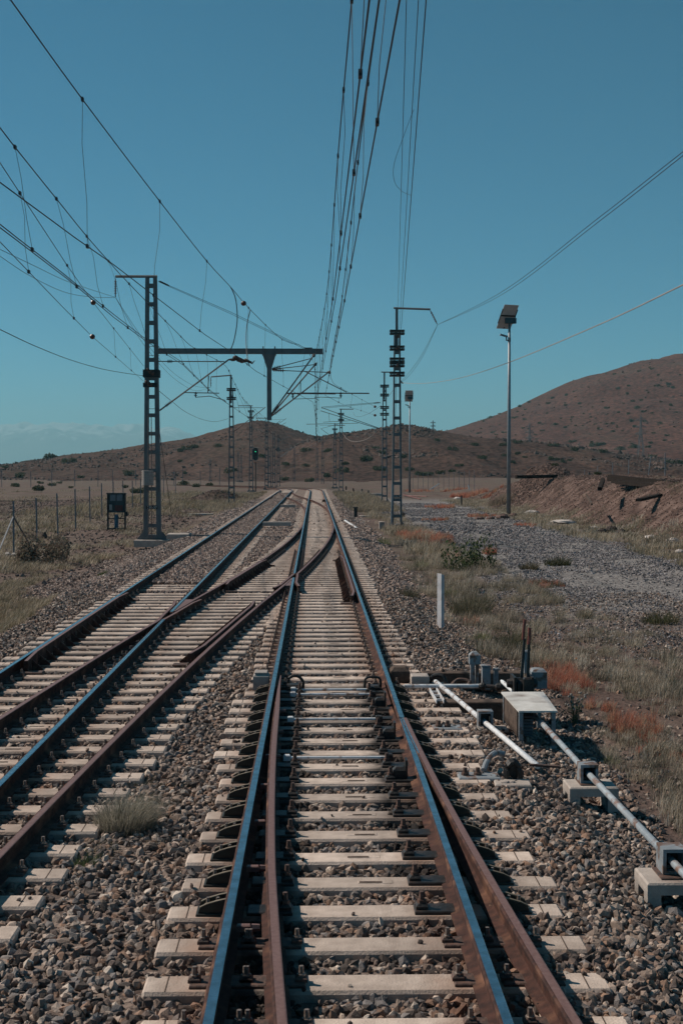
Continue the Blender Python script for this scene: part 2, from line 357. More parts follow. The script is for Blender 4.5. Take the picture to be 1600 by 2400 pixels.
# ------------------------------------------------------------------ ground sheet
def axis(lo, hi, d0, inner, growth=1.16):
    a = list(np.arange(inner[0], inner[1] + 1e-6, d0)); s = d0; p = a[-1]
    while p < hi: s *= growth; p += s; a.append(min(p, hi))
    s = d0; p = a[0]
    while p > lo: s *= growth; p -= s; a.insert(0, max(p, lo))
    return np.array(a)
def grid_faces(nx, ny):
    i = np.arange(nx * ny).reshape(ny, nx)
    return np.stack([i[:-1, :-1], i[:-1, 1:], i[1:, 1:], i[1:, :-1]], -1).reshape(-1, 4)
gx = axis(-17400, 17400, .32, (-18, 26)); gy = axis(-60, 17600, .42, (3, 140))
X, Y = np.meshgrid(gx, gy); Z = ground_h(X, Y)
for k in range(3):       # duck under the hills
    hk = hill_h(k, X, Y); Z = np.where(hk > Z + .6, np.minimum(Z, hk - 1.0) - .5, Z)
# surface kinds: r = grey gravel, g = grass litter, b = crushed pink stone
gravel = sstep(4.2, 6.2, X + (fbm(X * .5, Y * .3, 77) - .5) * 3) * (1 - sstep(12.2, 14.2, X - (Y - 54) * .012 + (fbm(X * .4, Y * .4, 78) - .5) * 2.2)) * sstep(24, 32, Y) * (1 - sstep(120, 150, Y))
edge = ip(Y, [0, 26, 33, 40, 57, 70, 160], [-5.4, -5.6, -6.2, -8.8, -7.4, -6.3, -6.0])
ball = sstep(-.5, .4, X - edge + (fbm(X, Y, 79) - .5) * 1.2) * (1 - sstep(2.4, 3.3, X + (fbm(X, Y, 80) - .5) * 1.0)) * (1 - sstep(170, 190, Y))
gr = sstep(.38, .62, fbm(X * .22, Y * .16, 81)) * (1 - ball) * (1 - gravel)
col = np.stack([gravel, gr, ball], -1).reshape(-1, 3)
bank_f = (sstep(14.6, 16.4, X + (fbm(X * .6, Y * .6, 83) - .5) * 1.5) * (1 - sstep(24, 34, X)) * (1 - sstep(128, 140, Y)) * (Y > 15)).reshape(-1)
gnd_mat = bpy.data.materials.new('dry_ground'); gnd_mat.use_nodes = True
def ground_nodes(m):
    nt = m.node_tree; N = nt.nodes; L = nt.links; b = N['Principled BSDF']; b.inputs['Roughness'].default_value = .95; b.inputs['Specular IOR Level'].default_value = .15
    tc = N.new('ShaderNodeTexCoord')
    def noise(s, d=6, w=0):
        n = N.new('ShaderNodeTexNoise'); n.inputs['Scale'].default_value = s; n.inputs['Detail'].default_value = d; L.new(tc.outputs['Object'], n.inputs['Vector']); return n.outputs['Fac']
    def ramp(f, cs):
        r = N.new('ShaderNodeValToRGB'); e = r.color_ramp.elements
        while len(e) < len(cs): e.new(.5)
        for k, (p, c) in enumerate(cs): e[k].position = p; e[k].color = (*c, 1)
        L.new(f, r.inputs['Fac']); return r.outputs['Color']
    def mix(f, a, c):
        x = N.new('ShaderNodeMix'); x.data_type = 'RGBA'; L.new(f, x.inputs['Factor']); L.new(a, x.inputs[6]); L.new(c, x.inputs[7]); return x.outputs[2]
    at = N.new('ShaderNodeAttribute'); at.attribute_name = 'tint'; sp = N.new('ShaderNodeSeparateColor'); L.new(at.outputs['Color'], sp.inputs[0])
    dirt = ramp(noise(.35, 9), [(.3, (.078, .052, .043)), (.5, (.128, .089, .074)), (.7, (.18, .13, .108))])
    d2 = ramp(noise(9, 5), [(.35, (.055, .037, .031)), (.6, (.15, .107, .089))])
    f1 = N.new('ShaderNodeMath'); f1.operation = 'MULTIPLY'; f1.inputs[1].default_value = .5; L.new(noise(40, 3), f1.inputs[0])
    dirt = mix(f1.outputs[0], dirt, d2)
    grass = ramp(noise(2.6, 8), [(.3, (.065, .055, .037)), (.5, (.125, .105, .075)), (.7, (.18, .152, .11))])
    vo = N.new('ShaderNodeTexVoronoi'); vo.inputs['Scale'].default_value = 11; L.new(tc.outputs['Object'], vo.inputs['Vector'])
    grav = ramp(vo.outputs['Color'], [(.1, (.10, .092, .088)), (.5, (.20, .185, .175)), (.9, (.32, .295, .275))])
    vo2 = N.new('ShaderNodeTexVoronoi'); vo2.inputs['Scale'].default_value = 13; L.new(tc.outputs['Object'], vo2.inputs['Vector'])
    bal = ramp(vo2.outputs['Color'], [(.1, (.075, .055, .047)), (.5, (.20, .15, .125)), (.9, (.33, .26, .22))])
    gf = N.new('ShaderNodeMath'); gf.operation = 'MULTIPLY'; gf.inputs[1].default_value = .45; L.new(sp.outputs[1], gf.inputs[0])
    red = ramp(noise(1.1, 12), [(.32, (.048, .029, .024)), (.5, (.105, .067, .054)), (.66, (.17, .115, .095))]); ba = N.new('ShaderNodeAttribute'); ba.attribute_name = 'bank'
    c = mix(gf.outputs[0], dirt, grass); c = mix(ba.outputs['Fac'], c, red); c = mix(sp.outputs[0], c, grav); c = mix(sp.outputs[2], c, bal)
    L.new(c, b.inputs['Base Color'])
    bp = N.new('ShaderNodeBump'); bp.inputs['Strength'].default_value = .8; bp.inputs['Distance'].default_value = .12
    L.new(noise(7, 12), bp.inputs['Height']); L.new(bp.outputs['Normal'], b.inputs['Normal'])
ground_nodes(gnd_mat)
go = np_mesh('ground', np.stack([X, Y, Z], -1).reshape(-1, 3), grid_faces(len(gx), len(gy)), gnd_mat, col, True); tag(go, kind='structure'); go.data.attributes.new('bank', 'FLOAT', 'POINT').data.foreach_set('value', bank_f.astype(np.float32))

# ------------------------------------------------------------------ hills
def hill_mat(name, lo, mid, hi, s):
    m = bpy.data.materials.new(name); m.use_nodes = True; nt = m.node_tree; N = nt.nodes; L = nt.links; b = N['Principled BSDF']
    b.inputs['Roughness'].default_value = .95; b.inputs['Specular IOR Level'].default_value = .1
    tc = N.new('ShaderNodeTexCoord'); mp = N.new('ShaderNodeMapping'); mp.inputs['Scale'].default_value = (1, .55, 1); L.new(tc.outputs['Object'], mp.inputs[0])
    def noise(sc, d, dist=0):
        n = N.new('ShaderNodeTexNoise'); n.inputs['Scale'].default_value = sc; n.inputs['Detail'].default_value = d; n.inputs['Roughness'].default_value = .65; n.inputs['Distortion'].default_value = dist; L.new(mp.outputs[0], n.inputs['Vector']); return n.outputs['Fac']
    r = N.new('ShaderNodeValToRGB'); e = r.color_ramp.elements; e.new(.5)
    for k, (p, c) in enumerate([(.32, lo), (.5, mid), (.68, hi)]): e[k].position = p; e[k].color = (*c, 1)
    L.new(noise(.03 * s, 10, .6), r.inputs['Fac'])
    r2 = N.new('ShaderNodeValToRGB'); r2.color_ramp.elements[0].position = .36; r2.color_ramp.elements[1].position = .62
    r2.color_ramp.elements[0].color = (.25, .23, .23, 1); r2.color_ramp.elements[1].color = (1.2, 1.17, 1.15, 1); L.new(noise(.45 * s, 6), r2.inputs['Fac'])
    x = N.new('ShaderNodeMix'); x.data_type = 'RGBA'; x.blend_type = 'MULTIPLY'; x.inputs['Factor'].default_value = 1; L.new(r.outputs[0], x.inputs[6]); L.new(r2.outputs[0], x.inputs[7])
    # thin dry grass on parts of the slope
    mr = N.new('ShaderNodeMapRange'); mr.inputs[1].default_value = .55; mr.inputs[2].default_value = .72; mr.inputs[4].default_value = .45; L.new(noise(.018 * s, 5), mr.inputs[0])
    y = N.new('ShaderNodeMix'); y.data_type = 'RGBA'; L.new(mr.outputs[0], y.inputs['Factor']); L.new(x.outputs[2], y.inputs[6]); y.inputs[7].default_value = (.10, .078, .055, 1)
    L.new(y.outputs[2], b.inputs['Base Color'])
    bp = N.new('ShaderNodeBump'); bp.inputs['Strength'].default_value = .9; bp.inputs['Distance'].default_value = 1.0 / s
    L.new(noise(.3 * s, 9), bp.inputs['Height']); L.new(bp.outputs['Normal'], b.inputs['Normal'])
    return m
hm = [hill_mat('stony_hillside', (0.052, 0.030, 0.024), (0.081, 0.048, 0.037), (0.105, 0.066, 0.052), 1.6), hill_mat('rocky_hillside', (0.048, 0.029, 0.023), (0.077, 0.046, 0.036), (0.101, 0.064, 0.050), 1.8), hill_mat('distant_hillside', (0.074, 0.033, 0.024), (0.100, 0.047, 0.035), (0.122, 0.062, 0.047), .9)]
for k, (pts, Yf, Yr, Yb, amp, sd) in enumerate(HP):
    px, pz = prof(pts, Yr); st = {0: 1.0, 1: 1.0, 2: 3.0}[k]
    ax = np.arange(px[0] - 60, px[-1] + 60, st); ay = np.concatenate([np.arange(Yf - 6, Yr + 12, st), np.arange(Yr + 12 + st * 6, Yb, st * 6)])
    X, Y = np.meshgrid(ax, ay); Zh = hill_h(k, X, Y)
    tag(np_mesh(['hill', 'rocky_hill', 'distant_hill'][k], np.stack([X, Y, Zh], -1).reshape(-1, 3), grid_faces(len(ax), len(ay)), hm[k], None, True), kind='structure')

# far snowy mountains
mm = bpy.data.materials.new('snowy_mountain'); mm.use_nodes = True
def mountain_nodes(m):
    nt = m.node_tree; N = nt.nodes; L = nt.links; b = N['Principled BSDF']; b.inputs['Roughness'].default_value = .9
    tc = N.new('ShaderNodeTexCoord'); g = N.new('ShaderNodeSeparateXYZ'); L.new(tc.outputs['Object'], g.inputs[0])
    n = N.new('ShaderNodeTexNoise'); n.inputs['Scale'].default_value = .008; n.inputs['Detail'].default_value = 9; L.new(tc.outputs['Object'], n.inputs['Vector'])
    a = N.new('ShaderNodeMath'); a.operation = 'MULTIPLY_ADD'; L.new(n.outputs['Fac'], a.inputs[0]); a.inputs[1].default_value = 730; L.new(g.outputs['Z'], a.inputs[2])
    mr = N.new('ShaderNodeMapRange'); mr.inputs[1].default_value = 775; mr.inputs[2].default_value = 850; L.new(a.outputs[0], mr.inputs[0])
    x = N.new('ShaderNodeMix'); x.data_type = 'RGBA'; L.new(mr.outputs[0], x.inputs['Factor']); x.inputs[6].default_value = (.10, .10, .11, 1); x.inputs[7].default_value = (.5, .49, .5, 1); L.new(x.outputs[2], b.inputs['Base Color'])
mountain_nodes(mm)
YM = 16000.; MK = 16000 / 9200
ax = np.arange(-6300, 350, 42.); ay = np.arange(YM - 1500, YM + 1200, 42.)
X, Y = np.meshgrid(ax, ay)
crest = ip((X / YM) * FPX + 737.5, [-480, -200, 0, 100, 200, 330, 430, 520, 620, 760], np.array([190, 270, 305, 325, 312, 305, 270, 200, 100, 8]) * MK)
t = 1 - np.abs(Y - YM) / 1500; t = np.clip(t, 0, 1)
Zm = crest * t ** .8 * (.72 + .5 * fbm(X / 450, Y / 450, 91, 5)) + (fbm(X / 110, Y / 110, 92, 4) - .5) * 100 * t - 3
tag(np_mesh('snowy_mountains', np.stack([X, Y, Zm], -1).reshape(-1, 3), grid_faces(len(ax), len(ay)), mm, None, True), kind='structure')

# ------------------------------------------------------------------ track geometry
XM = .21; XT = -3.53; GH = .7525
BEND = 160.; RB = 150.
def track_pt(x0, s):       # s = distance along main axis; bends left beyond BEND
    if s <= BEND: return Vector((x0, s, 0))
    a = (s - BEND) / RB; cx = XT - RB
    if a < R(78): return Vector((cx + (x0 - cx) * math.cos(a), BEND + (x0 - cx) * math.sin(a), -.9 * a / R(78)))
    e = R(78); p = Vector((cx + (x0 - cx) * math.cos(e), BEND + (x0 - cx) * math.sin(e), -.9)); q = (s - BEND) - e * RB
    return p + Vector((-math.sin(e), math.cos(e), 0)) * q
def straight(x0, y0, y1, step=4.0):
    n = max(2, int((y1 - y0) / step) + 1); return [track_pt(x0, y0 + (y1 - y0) * i / (n - 1)) for i in range(n)]
RPROF = [(-.07, -.16), (-.07, -.149), (-.014, -.13), (-.008, -.118), (-.008, -.05), (-.034, -.038), (-.036, -.010), (-.028, -.001), (-.020, 0), (.026, 0), (.033, -.003), (.036, -.012), (.034, -.038), (.008, -.05), (.008, -.118), (.014, -.13), (.07, -.149), (.07, -.16)]
def sweep(mb, path, trimL=None, trimR=None, dz=0.0, profile=RPROF, polish=(8,), pm=1):
    n = len(profile); o = len(mb.v); N = len(path)
    for i, p in enumerate(path):
        d = (path[min(i + 1, N - 1)] - path[max(i - 1, 0)]).normalized(); s = Vector((d.y, -d.x, 0)).normalized()
        l = trimL[i] if trimL else 1.0; r = trimR[i] if trimR else 1.0
        for (x, z) in profile:
            xx = max(x, -.09 * l if l < 1 else -9); xx = min(xx, .09 * r if r < 1 else 9)
            mb.v.append(tuple(p + s * xx + Vector((0, 0, z + dz))))
    for i in range(N - 1):
        for k in range(n):
            k2 = (k + 1) % n
            mb.f.append((o + i * n + k, o + i * n + k2, o + (i + 1) * n + k2, o + (i + 1) * n + k)); mb.m.append(pm if k in polish else 0)
    mb.f.append(tuple(o + k for k in range(n))); mb.m.append(0)
    mb.f.append(tuple(o + (N - 1) * n + k for k in range(n))[::-1]); mb.m.append(0)
BLUE = [M['rust'], M['polish']]; RUST = [M['rust'], M['rusttop']]
RAILS = []
def rail(name, path, mats, label, polish=(8, 9), group=None, **kw):
    mb = MB(); sweep(mb, path, polish=polish, **kw); o = mb.build(name, mats); tag(o, label, 'rail', group); RAILS.append(o); return o
def c1x(y):    # crossover centre line, main (toe at 70) to left track (toe at -12)
    y = np.asarray(y, float); return np.where(y > 29, XM - .001112 * (70 - y) ** 2, XT + .001112 * (y + 12) ** 2)
def c2x(y):    # far crossover, main (toe 78) to left track (toe 164)
    y = np.asarray(y, float); return np.where(y < 121, XM - .001011 * (y - 78) ** 2, XT + .001011 * (164 - y) ** 2)
def cpath(f, side, y0, y1, step=1.5):
    n = max(2, int((y1 - y0) / step) + 1); out = []
    for i in range(n):
        y = y0 + (y1 - y0) * i / (n - 1); dx = float(f(y + .05) - f(y - .05)) / .1
        nrm = Vector((1, -dx, 0)).normalized(); out.append(Vector((float(f(y)), y, 0)) + nrm * (side * GH))
    return out
EL, ER = XM - GH, XM + GH; TL, TR = XT - GH, XT + GH
div = lambda y: .0027 * max(0., 17.7 - y) ** 2
rail('running_rail', straight(EL, 3, 32.9), BLUE, 'polished left rail of the main track from the camera to its frog')
rail('running_rail', straight(EL, 34.25, 500), BLUE, 'polished left rail of the main track beyond its frog')
rail('running_rail', straight(ER, 14.4, 500), BLUE, 'polished right rail of the main track beyond the near switch blade')
rail('running_rail', straight(TL, 3, 500), BLUE, 'polished leftmost rail, outer rail of the left track')
rail('running_rail', straight(TR, 3, 23.85), BLUE, 'polished inner rail of the left track, from lower left to its frog')
rail('running_rail', straight(TR, 25.15, 500), BLUE, 'polished inner rail of the left track beyond its frog')
# near turnout (diverges to the right towards the camera)
n = 24; ys = [3 + (14.398 - 3) * i / (n - 1) for i in range(n)]
rail('stock_rail', [Vector((ER + div(y), y, -.003)) for y in ys], RUST, 'rusty right stock rail curving away from the near switch blade')
mb = MB(); sweep(mb, [Vector((ER + div(y), y, -.0015)) for y in (12.6, 13.2, 13.8, 14.39)], profile=[(-.033, -.01), (-.028, -.001), (-.020, 0), (-.012, -.001), (-.008, -.006)], polish=(1, 2), trimL=None); st = mb.build('polished_edge', BLUE, RAILS[-1]); st.matrix_parent_inverse = Matrix()
ys = [3 + (17.4 - 3) * i / 29 for i in range(30)]
def blade_trim(gap): return min(1.0, max(.10, (gap - .036) / .036 * .40)) if gap < .10 else 1.0
tr_ = []
for y in ys:
    g = div(y); w = g - .037          # free half width on the stock-rail side
    tr_.append(1.0 if w > .036 else max(-.25, w / .09))
rail('blade_rail', [Vector((ER - (0 if y < 15 else 0), y, -.005)) for y in ys], BLUE, 'polished straight switch blade at right of the main track, tapering to its toe', trimR=tr_, polish=(8, 9))
rail('blade_rail', [Vector((EL + .03 + div(y) + max(0, .055 * min(1, (y - 9) / 6)) , y, -.004)) for y in ys], RUST, 'rusty curved switch blade standing open beside the left main rail', trimL=[1.0 if y < 15.0 else max(.04, .4 * (17.7 - y) / 2.7) for y in ys], trimR=[1.0 if y < 14.5 else max(.07, .4 * (17.7 - y) / 3.2) for y in ys])
# crossover 1: left rail Q and right rail P, gaps at the two frogs
Q1 = cpath(c1x, -1, 3, 23.8); Q2 = cpath(c1x, -1, 25.2, 68.5)
P1 = cpath(c1x, 1, 3, 32.85); P2 = cpath(c1x, 1, 34.3, 67.5)
for pth in (Q1, Q2, P1, P2):
    for p in pth: p.z -= .004
rail('crossover_rail', Q1, RUST, 'rusty left crossover rail between the left track rails, near of its frog')
def endtrim(pth, side, lim):
    out = []
    for p in pth:
        gap = abs(p.x - lim); out.append(1.0 if gap > .075 else max(.02, (gap - .036) / .09))
    return out
rail('crossover_rail', Q2, RUST, 'rusty left crossover rail curving from its frog towards the main track', trimR=endtrim(Q2, 1, EL), trimL=endtrim(Q2, -1, TR))
rail('crossover_rail', P1, RUST, 'rusty right crossover rail sweeping from lower left to the main track frog')
rail('crossover_rail', P2, RUST, 'rusty curved crossover rail inside the main track beyond the frog', trimR=endtrim(P2, 1, ER))
for (a, b, f, s, lab) in ((80, 116.6, c2x, -1, 'far rusty crossover rail leaving the left main rail'), (117.4, 162, c2x, -1, 'far rusty crossover rail meeting the outer rail of the left track'), (80.5, 116.4, c2x, 1, 'far rusty crossover rail leaving the right main rail'), (117.2, 161.5, c2x, 1, 'far rusty crossover rail reaching the inner rail of the left track')):
    pth = cpath(f, s, a, b)
    for p in pth: p.z -= .004
    rail('crossover_rail', pth, RUST, lab)
# wing rails and frog noses
def wing(pts, label):
    mb = MB(); sweep(mb, [Vector((x, y, -.002)) for x, y in pts], polish=(8,)); tag(mb.build('wing_rail', RUST), label, 'rail')
def frog(x, y, sl, label):
    mb = MB(); sgn = 1 if sl > 0 else -1
    vs = []; fs = []
    for (yy, hw, zt) in ((-1.5, .11, -.014), (0, .022, -.012), (.25, .008, -.02)):
        cx = x + (sl * yy) * .5
        vs += [(cx - hw, y + yy, zt), (cx + hw, y + yy, zt), (cx + hw + .02, y + yy, -.16), (cx - hw - .02, y + yy, -.16)]
    for i in range(2):
        o = i * 4
        for k in range(4): fs.append((o + k, o + (k + 1) % 4, o + 4 + (k + 1) % 4, o + 4 + k))
    fs += [(0, 3, 2, 1), (8, 9, 10, 11)]; mb.add(vs, fs)
    tag(mb.build('crossing_frog', [M['rusttop']]), label, 'crossing')
qx0 = lambda y: float(c1x(y)) - GH
px0 = lambda y: float(c1x(y)) + GH
wing([(TR + .002, 23.9), (qx0(24.6) + .088, 24.6), (qx0(25.6) + .09, 25.6), (qx0(26.8) + .09, 26.8), (qx0(27.5) + .14, 27.5)], 'rusty wing rail right of the frog in the left track')
wing([(qx0(23.8) - .002, 23.84), (TR - .092, 24.5), (TR - .09, 25.6), (TR - .09, 26.5), (TR - .15, 27.3)], 'dark wing rail left of the frog in the left track')
wing([(px0(34.25) + .002, 34.2), (EL + .094, 33.5), (EL + .09, 32.4), (EL + .09, 31.6), (EL + .17, 30.6)][::-1], 'brown flared wing rail right of the frog in the main track')
wing([(EL - .002, 34.2), (px0(33.4) - .09, 33.4), (px0(32.2) - .09, 32.2), (px0(31.0) - .09, 31.0), (px0(30.2) - .15, 30.2)][::-1], 'dark wing rail left of the frog in the main track')
def nose(y0, y1, xa, xb, label):
    mb = MB(); vs = []; fs = []; N = 4
    for i in range(N):
        y = y0 + (y1 - y0) * i / (N - 1); a, c = sorted((xa(y), xb(y))); vs += [(a - .01, y, -.012), (c + .01, y, -.012), (c + .03, y, -.16), (a - .03, y, -.16)]
    for i in range(N - 1):
        for k in range(4): fs.append((i * 4 + k, i * 4 + (k + 1) % 4, i * 4 + 4 + (k + 1) % 4, i * 4 + 4 + k))
    fs += [(0, 3, 2, 1), tuple(4 * (N - 1) + k for k in range(4))]; mb.add(vs, fs); tag(mb.build('crossing_frog', [M['rusttop']]), label, 'crossing')
nose(25.1, 27.6, lambda y: TR, qx0, 'worn triangular frog nose where the crossover meets the left track')
nose(30.8, 32.9, lambda y: EL, px0, 'worn triangular frog nose where the crossover meets the main track')
frog(TR - .02, 124, .09, 'distant frog nose in the left track'); frog(EL - .02, 117, .09, 'distant frog nose in the main track')

# check rails
def check(pts, side, label, n=9):
    pts = [Vector((p[0], p[1], 0)) for p in pts]
    root = empty('check_rail', pts[0], label, 'check rail')
    mb = MB(); sweep(mb, pts, profile=[(-.03, -.15), (-.03, .016), (-.024, .022), (.024, .022), (.03, .016), (.03, -.15)], polish=(2,)); mb.build('bar', RUST, root)
    L = (pts[-1] - pts[0])
    for i in range(n):
        c = pts[0] + L * ((i + .5) / n); b = MB()
        vs = [(c.x + side * .031, c.y - .012, .005), (c.x + side * .031, c.y - .012, -.155), (c.x + side * .19, c.y - .012, -.155), (c.x + side * .19, c.y - .012, -.13)]
        vs += [(a, bb + .024, z) for a, bb, z in vs]; b.add(vs, [(0, 1, 2, 3), (7, 6, 5, 4), (0, 4, 5, 1), (1, 5, 6, 2), (2, 6, 7, 3), (3, 7, 4, 0)])
        b.build('bracket', M['rust'], root)
    for e in (0, -1):
        c = pts[e]; b = MB(); b.box((c.x + side * .08, c.y, -.145), (.34, .20, .03), 0, bev=.01); b.build('end_plate', M['clip'], root)
check([(ER - .16, 28.0), (ER - .095, 29.0), (ER - .09, 39.5), (ER - .15, 41.0)], -1, 'rusty check rail with sloping brackets inside the right main rail', 26)
check([(TL + .16, 18.6), (TL + .095, 19.6), (TL + .09, 27.8), (TL + .15, 28.8)], 1, 'dark check rail beside the outer rail of the left track', 20)
px_ = lambda y: float(c1x(y)) + GH
qx_ = lambda y: float(c1x(y)) - GH
check([(px_(19.3) - .17, 19.3), (px_(20.2) - .1, 20.2), (px_(26) - .1, 26.0), (px_(26.9) - .16, 26.9)], -1, 'rusty check rail lying left of the long right crossover rail', 16)
check([(qx_(30.8) + .16, 30.8), (qx_(31.6) + .1, 31.6), (qx_(38.2) + .1, 38.2), (qx_(39) + .16, 39)], 1, 'brown check rail right of the left crossover rail beyond its frog', 16)
check([(TL + .14, 119), (TL + .09, 127)], 1, 'far check rail by the outer rail of the left track', 6)
check([(ER - .14, 112), (ER - .09, 117)], -1, 'far check rail inside the right main rail', 6)

# ------------------------------------------------------------------ sleepers
clip_me = {}
def make_clip():
    b = MB(); b.box((0, 0, .009), (.14, .16, .018), 0, bev=.006)
    b.box((.045, 0, .03), (.07, .07, .03), 0, bev=.012)
    b.lathe((.045, 0, .03), (.045, 0, .10), [(0, .026), (.35, .026), (.36, .017), (1, .014)], 6, 1)
    o = b.build('rail_clip', [M['clip'], M['bolt']]); return o
def make_slide():
    b = MB(); b.box((-.10, 0, .011), (.30, .17, .022), 0, bev=.006)
    b.box((-.20, 0, .035), (.08, .10, .04), 0, bev=.015)
    b.lathe((-.20, 0, .05), (-.20, 0, .13), [(0, .03), (.35, .03), (.36, .02), (1, .017)], 6, 1)
    return b.build('slide_plate', [M['dark'], M['clip']])
def make_brace():
    # twin-web brace: two ribs sloping away from the rail, bolts between
    b = MB(); b.box((-.095, 0, .008), (.21, .18, .016), 0, bev=.004)
    for s in (-1, 1):
        y = s * .06
        pr = [(0, .016), (0, .105), (-.05, .095), (-.13, .072), (-.175, .05), (-.185, .016)]
        vs = [(x, y - .012, z) for x, z in pr] + [(x, y + .012, z) for x, z in pr]; n = len(pr)
        b.add(vs, [tuple(range(n)), tuple(range(n, 2 * n))[::-1]] + [(i, i + n, (i + 1) % n + n, (i + 1) % n) for i in range(n)])
    for s in (-1, 1):
        for (xa, za, xc, zc2) in ((0, .105, -.05, .095), (-.05, .095, -.13, .072), (-.13, .072, -.175, .05)): b.bar((xa, s * .06, za + .003), (xc, s * .06, zc2 + .003), .026, .006, 2)
    for x in (-.06, -.125): b.lathe((x, 0, .016), (x, 0, .10), [(0, .024), (.5, .024), (.51, .014), (1, .012)], 6, 1)
    return b.build('rail_brace', [M['brace'], M['bolt'], M['edge']])
protos = {'clip': make_clip(), 'slide': make_slide(), 'brace': make_brace()}
used = {k: False for k in protos}
def fit(kind, parent, x, y, flip=False, name=None):
    o = protos[kind]
    if used[kind]: o = o.copy(); COL.objects.link(o)
    used[kind] = True
    o.parent = parent; o.matrix_parent_inverse = Matrix(); o.location = (x - parent.location.x, y - parent.location.y, .1)
    o.rotation_euler = (0, 0, math.pi if flip else 0)
ZS = -.165
def sleeper_mb(x0, x1, mb=None, cy=0, cx=None, cz=0):
    L = x1 - x0; b = mb or MB(); cx = 0 if cx is None else cx; h = L / 2; w = .13
    pr = [(-w - .012, -.20), (-w, -.018), (-w + .018, 0), (w - .018, 0), (w, -.018), (w + .012, -.20)]
    xs = [-h, -h + .015, h - .015, h]; vs = []; n = len(pr)
    for i, x in enumerate(xs):
        q = .012 if i in (0, 3) else 0
        for (y, z) in pr: vs.append((cx + x, cy + y * (1 - q * 4), cz + z - q))
    fs = [tuple(range(n)), tuple(range(3 * n, 4 * n))[::-1]]
    if mb is None:
        for xx in (-h + .13, h - .13): b.box((xx, cy, cz + .0005), (.007, .222, .003), 1)
        if L > 1.8 and random.random() < .75: b.box((random.uniform(-.05, .05), cy, cz + .001), (.30, .12, .005), 2, bev=.03); b.box((random.uniform(-.03, .03), cy - .01, cz + .0045), (.16, .03, .004), 1)
    for i in range(3):
        for k in range(n): fs.append((i * n + k, (i + 1) * n + k, (i + 1) * n + (k + 1) % n, i * n + (k + 1) % n))
    b.add(vs, fs); return b
SLEEP = []     # (y, x0, x1) footprints
count = 0; restmb = MB()
def put_sleeper(y, x0, x1, label, group, seats=(), slides=(), braces=(), dz=0.0):
    global count
    SLEEP.append((y, x0, x1)); cx = (x0 + x1) / 2
    if count >= 296:
        sleeper_mb(x0, x1, restmb, y, cx, ZS + dz); return
    count += 1
    o = sleeper_mb(x0, x1).build('sleeper', [M['conc'], M['timber'], M['conc']]); o.location = (cx, y, ZS + dz - .1); 
    for v in o.data.vertices: v.co.z += .1
    o.rotation_euler = (0, 0, 0); tag(o, label, 'sleeper', group)
    for x, f in seats: fit('clip', o, x, y, f)
    for x, f in slides: fit('slide', o, x, y, f)
    for x, f in braces: fit('brace', o, x, y, f)
allS = []
y = 5.55
while y < 31:
    j = random.uniform(-.05, .05)
    x0 = -.93 + j; x1 = 1.68 + random.uniform(-.05, .05)
    if y > 16.9: x0, x1 = -.90 + j * .6, 1.49 + j * .6
    elif y > 13: x1 = 1.78 + random.uniform(-.05, .06); x0 = -1.02 + j
    seats, slides, braces = [], [], []
    d = div(y)
    if 8.2 < y < 17.3:
        braces = [(EL - .04, False), (ER + d + .04, True)]
        slides = [(EL + .145, True), (ER - .055, False)]
    elif y <= 8.2:
        seats = [(EL - .10, True), (EL + .10, False), (EL + d + .13, False), (EL + d - .09, True), (ER - .10, True), (ER + d + .10, False), (ER + d - .11, True)]
    else:
        seats = [(EL - .10, True), (EL + .10, False), (ER - .10, True), (ER + .10, False)]
    allS.append((y, x0, x1, 'pale concrete sleeper under the near switch of the main track' if y < 17 else 'pale concrete sleeper under the straight main track before the frog', 'sleepers under the near switch' if y < 17 else 'sleepers of the main track before the frog', seats, slides, braces, 0)); y += .6
y = 5.8
while y < 31:
    q = float(c1x(y)); x1 = q + GH + .46 + random.uniform(-.04, .04)
    seats = []
    if y > 9:
        for xr in (q - GH, q + GH, TL, TR):
            seats += [(xr - .10, True), (xr + .10, False)]
    allS.append((y, -4.78 + random.uniform(-.06, .06), x1, 'long pale sleeper carrying the left track and its crossover rails', 'long sleepers under the left track crossover', seats, [], [], 0)); y += .6
y = 31.3
while y < 62:
    q = float(c1x(y)); x0 = q - GH - .42 + random.uniform(-.05, .05); x1 = 1.52 + random.uniform(-.05, .05)
    seats = []
    if y < 46:
        for xr in (q - GH, q + GH, EL, ER): seats += [(xr - .10, True), (xr + .10, False)]
    allS.append((y, min(x0, -.95), x1, 'long pale sleeper carrying the main track and the curved crossover rails', 'long sleepers under the main track crossover', seats, [], [], 0)); y += .6
y = 62.2
while y < 178:
    allS.append((y, -1.06 + random.uniform(-.05, .05), 1.48 + random.uniform(-.05, .05), 'distant concrete sleeper of the main track', 'distant sleepers of the main track', [], [], [], 0)); y += .6
y = 31.6
while y < 178:
    allS.append((y, -4.80, -2.28 + random.uniform(-.05, .05), 'half buried sleeper of the left track', 'half buried sleepers of the left track', [], [], [], -.015)); y += .6
allS.sort(key=lambda s: s[0])
for (y, x0, x1, lab, grp, se, sl, br, dz) in allS: put_sleeper(y, x0, x1, lab, grp, se, sl, br, dz)
tag(restmb.build('far_sleepers', M['conc']), 'row of small pale sleepers far down both tracks', 'sleepers', kind='stuff')
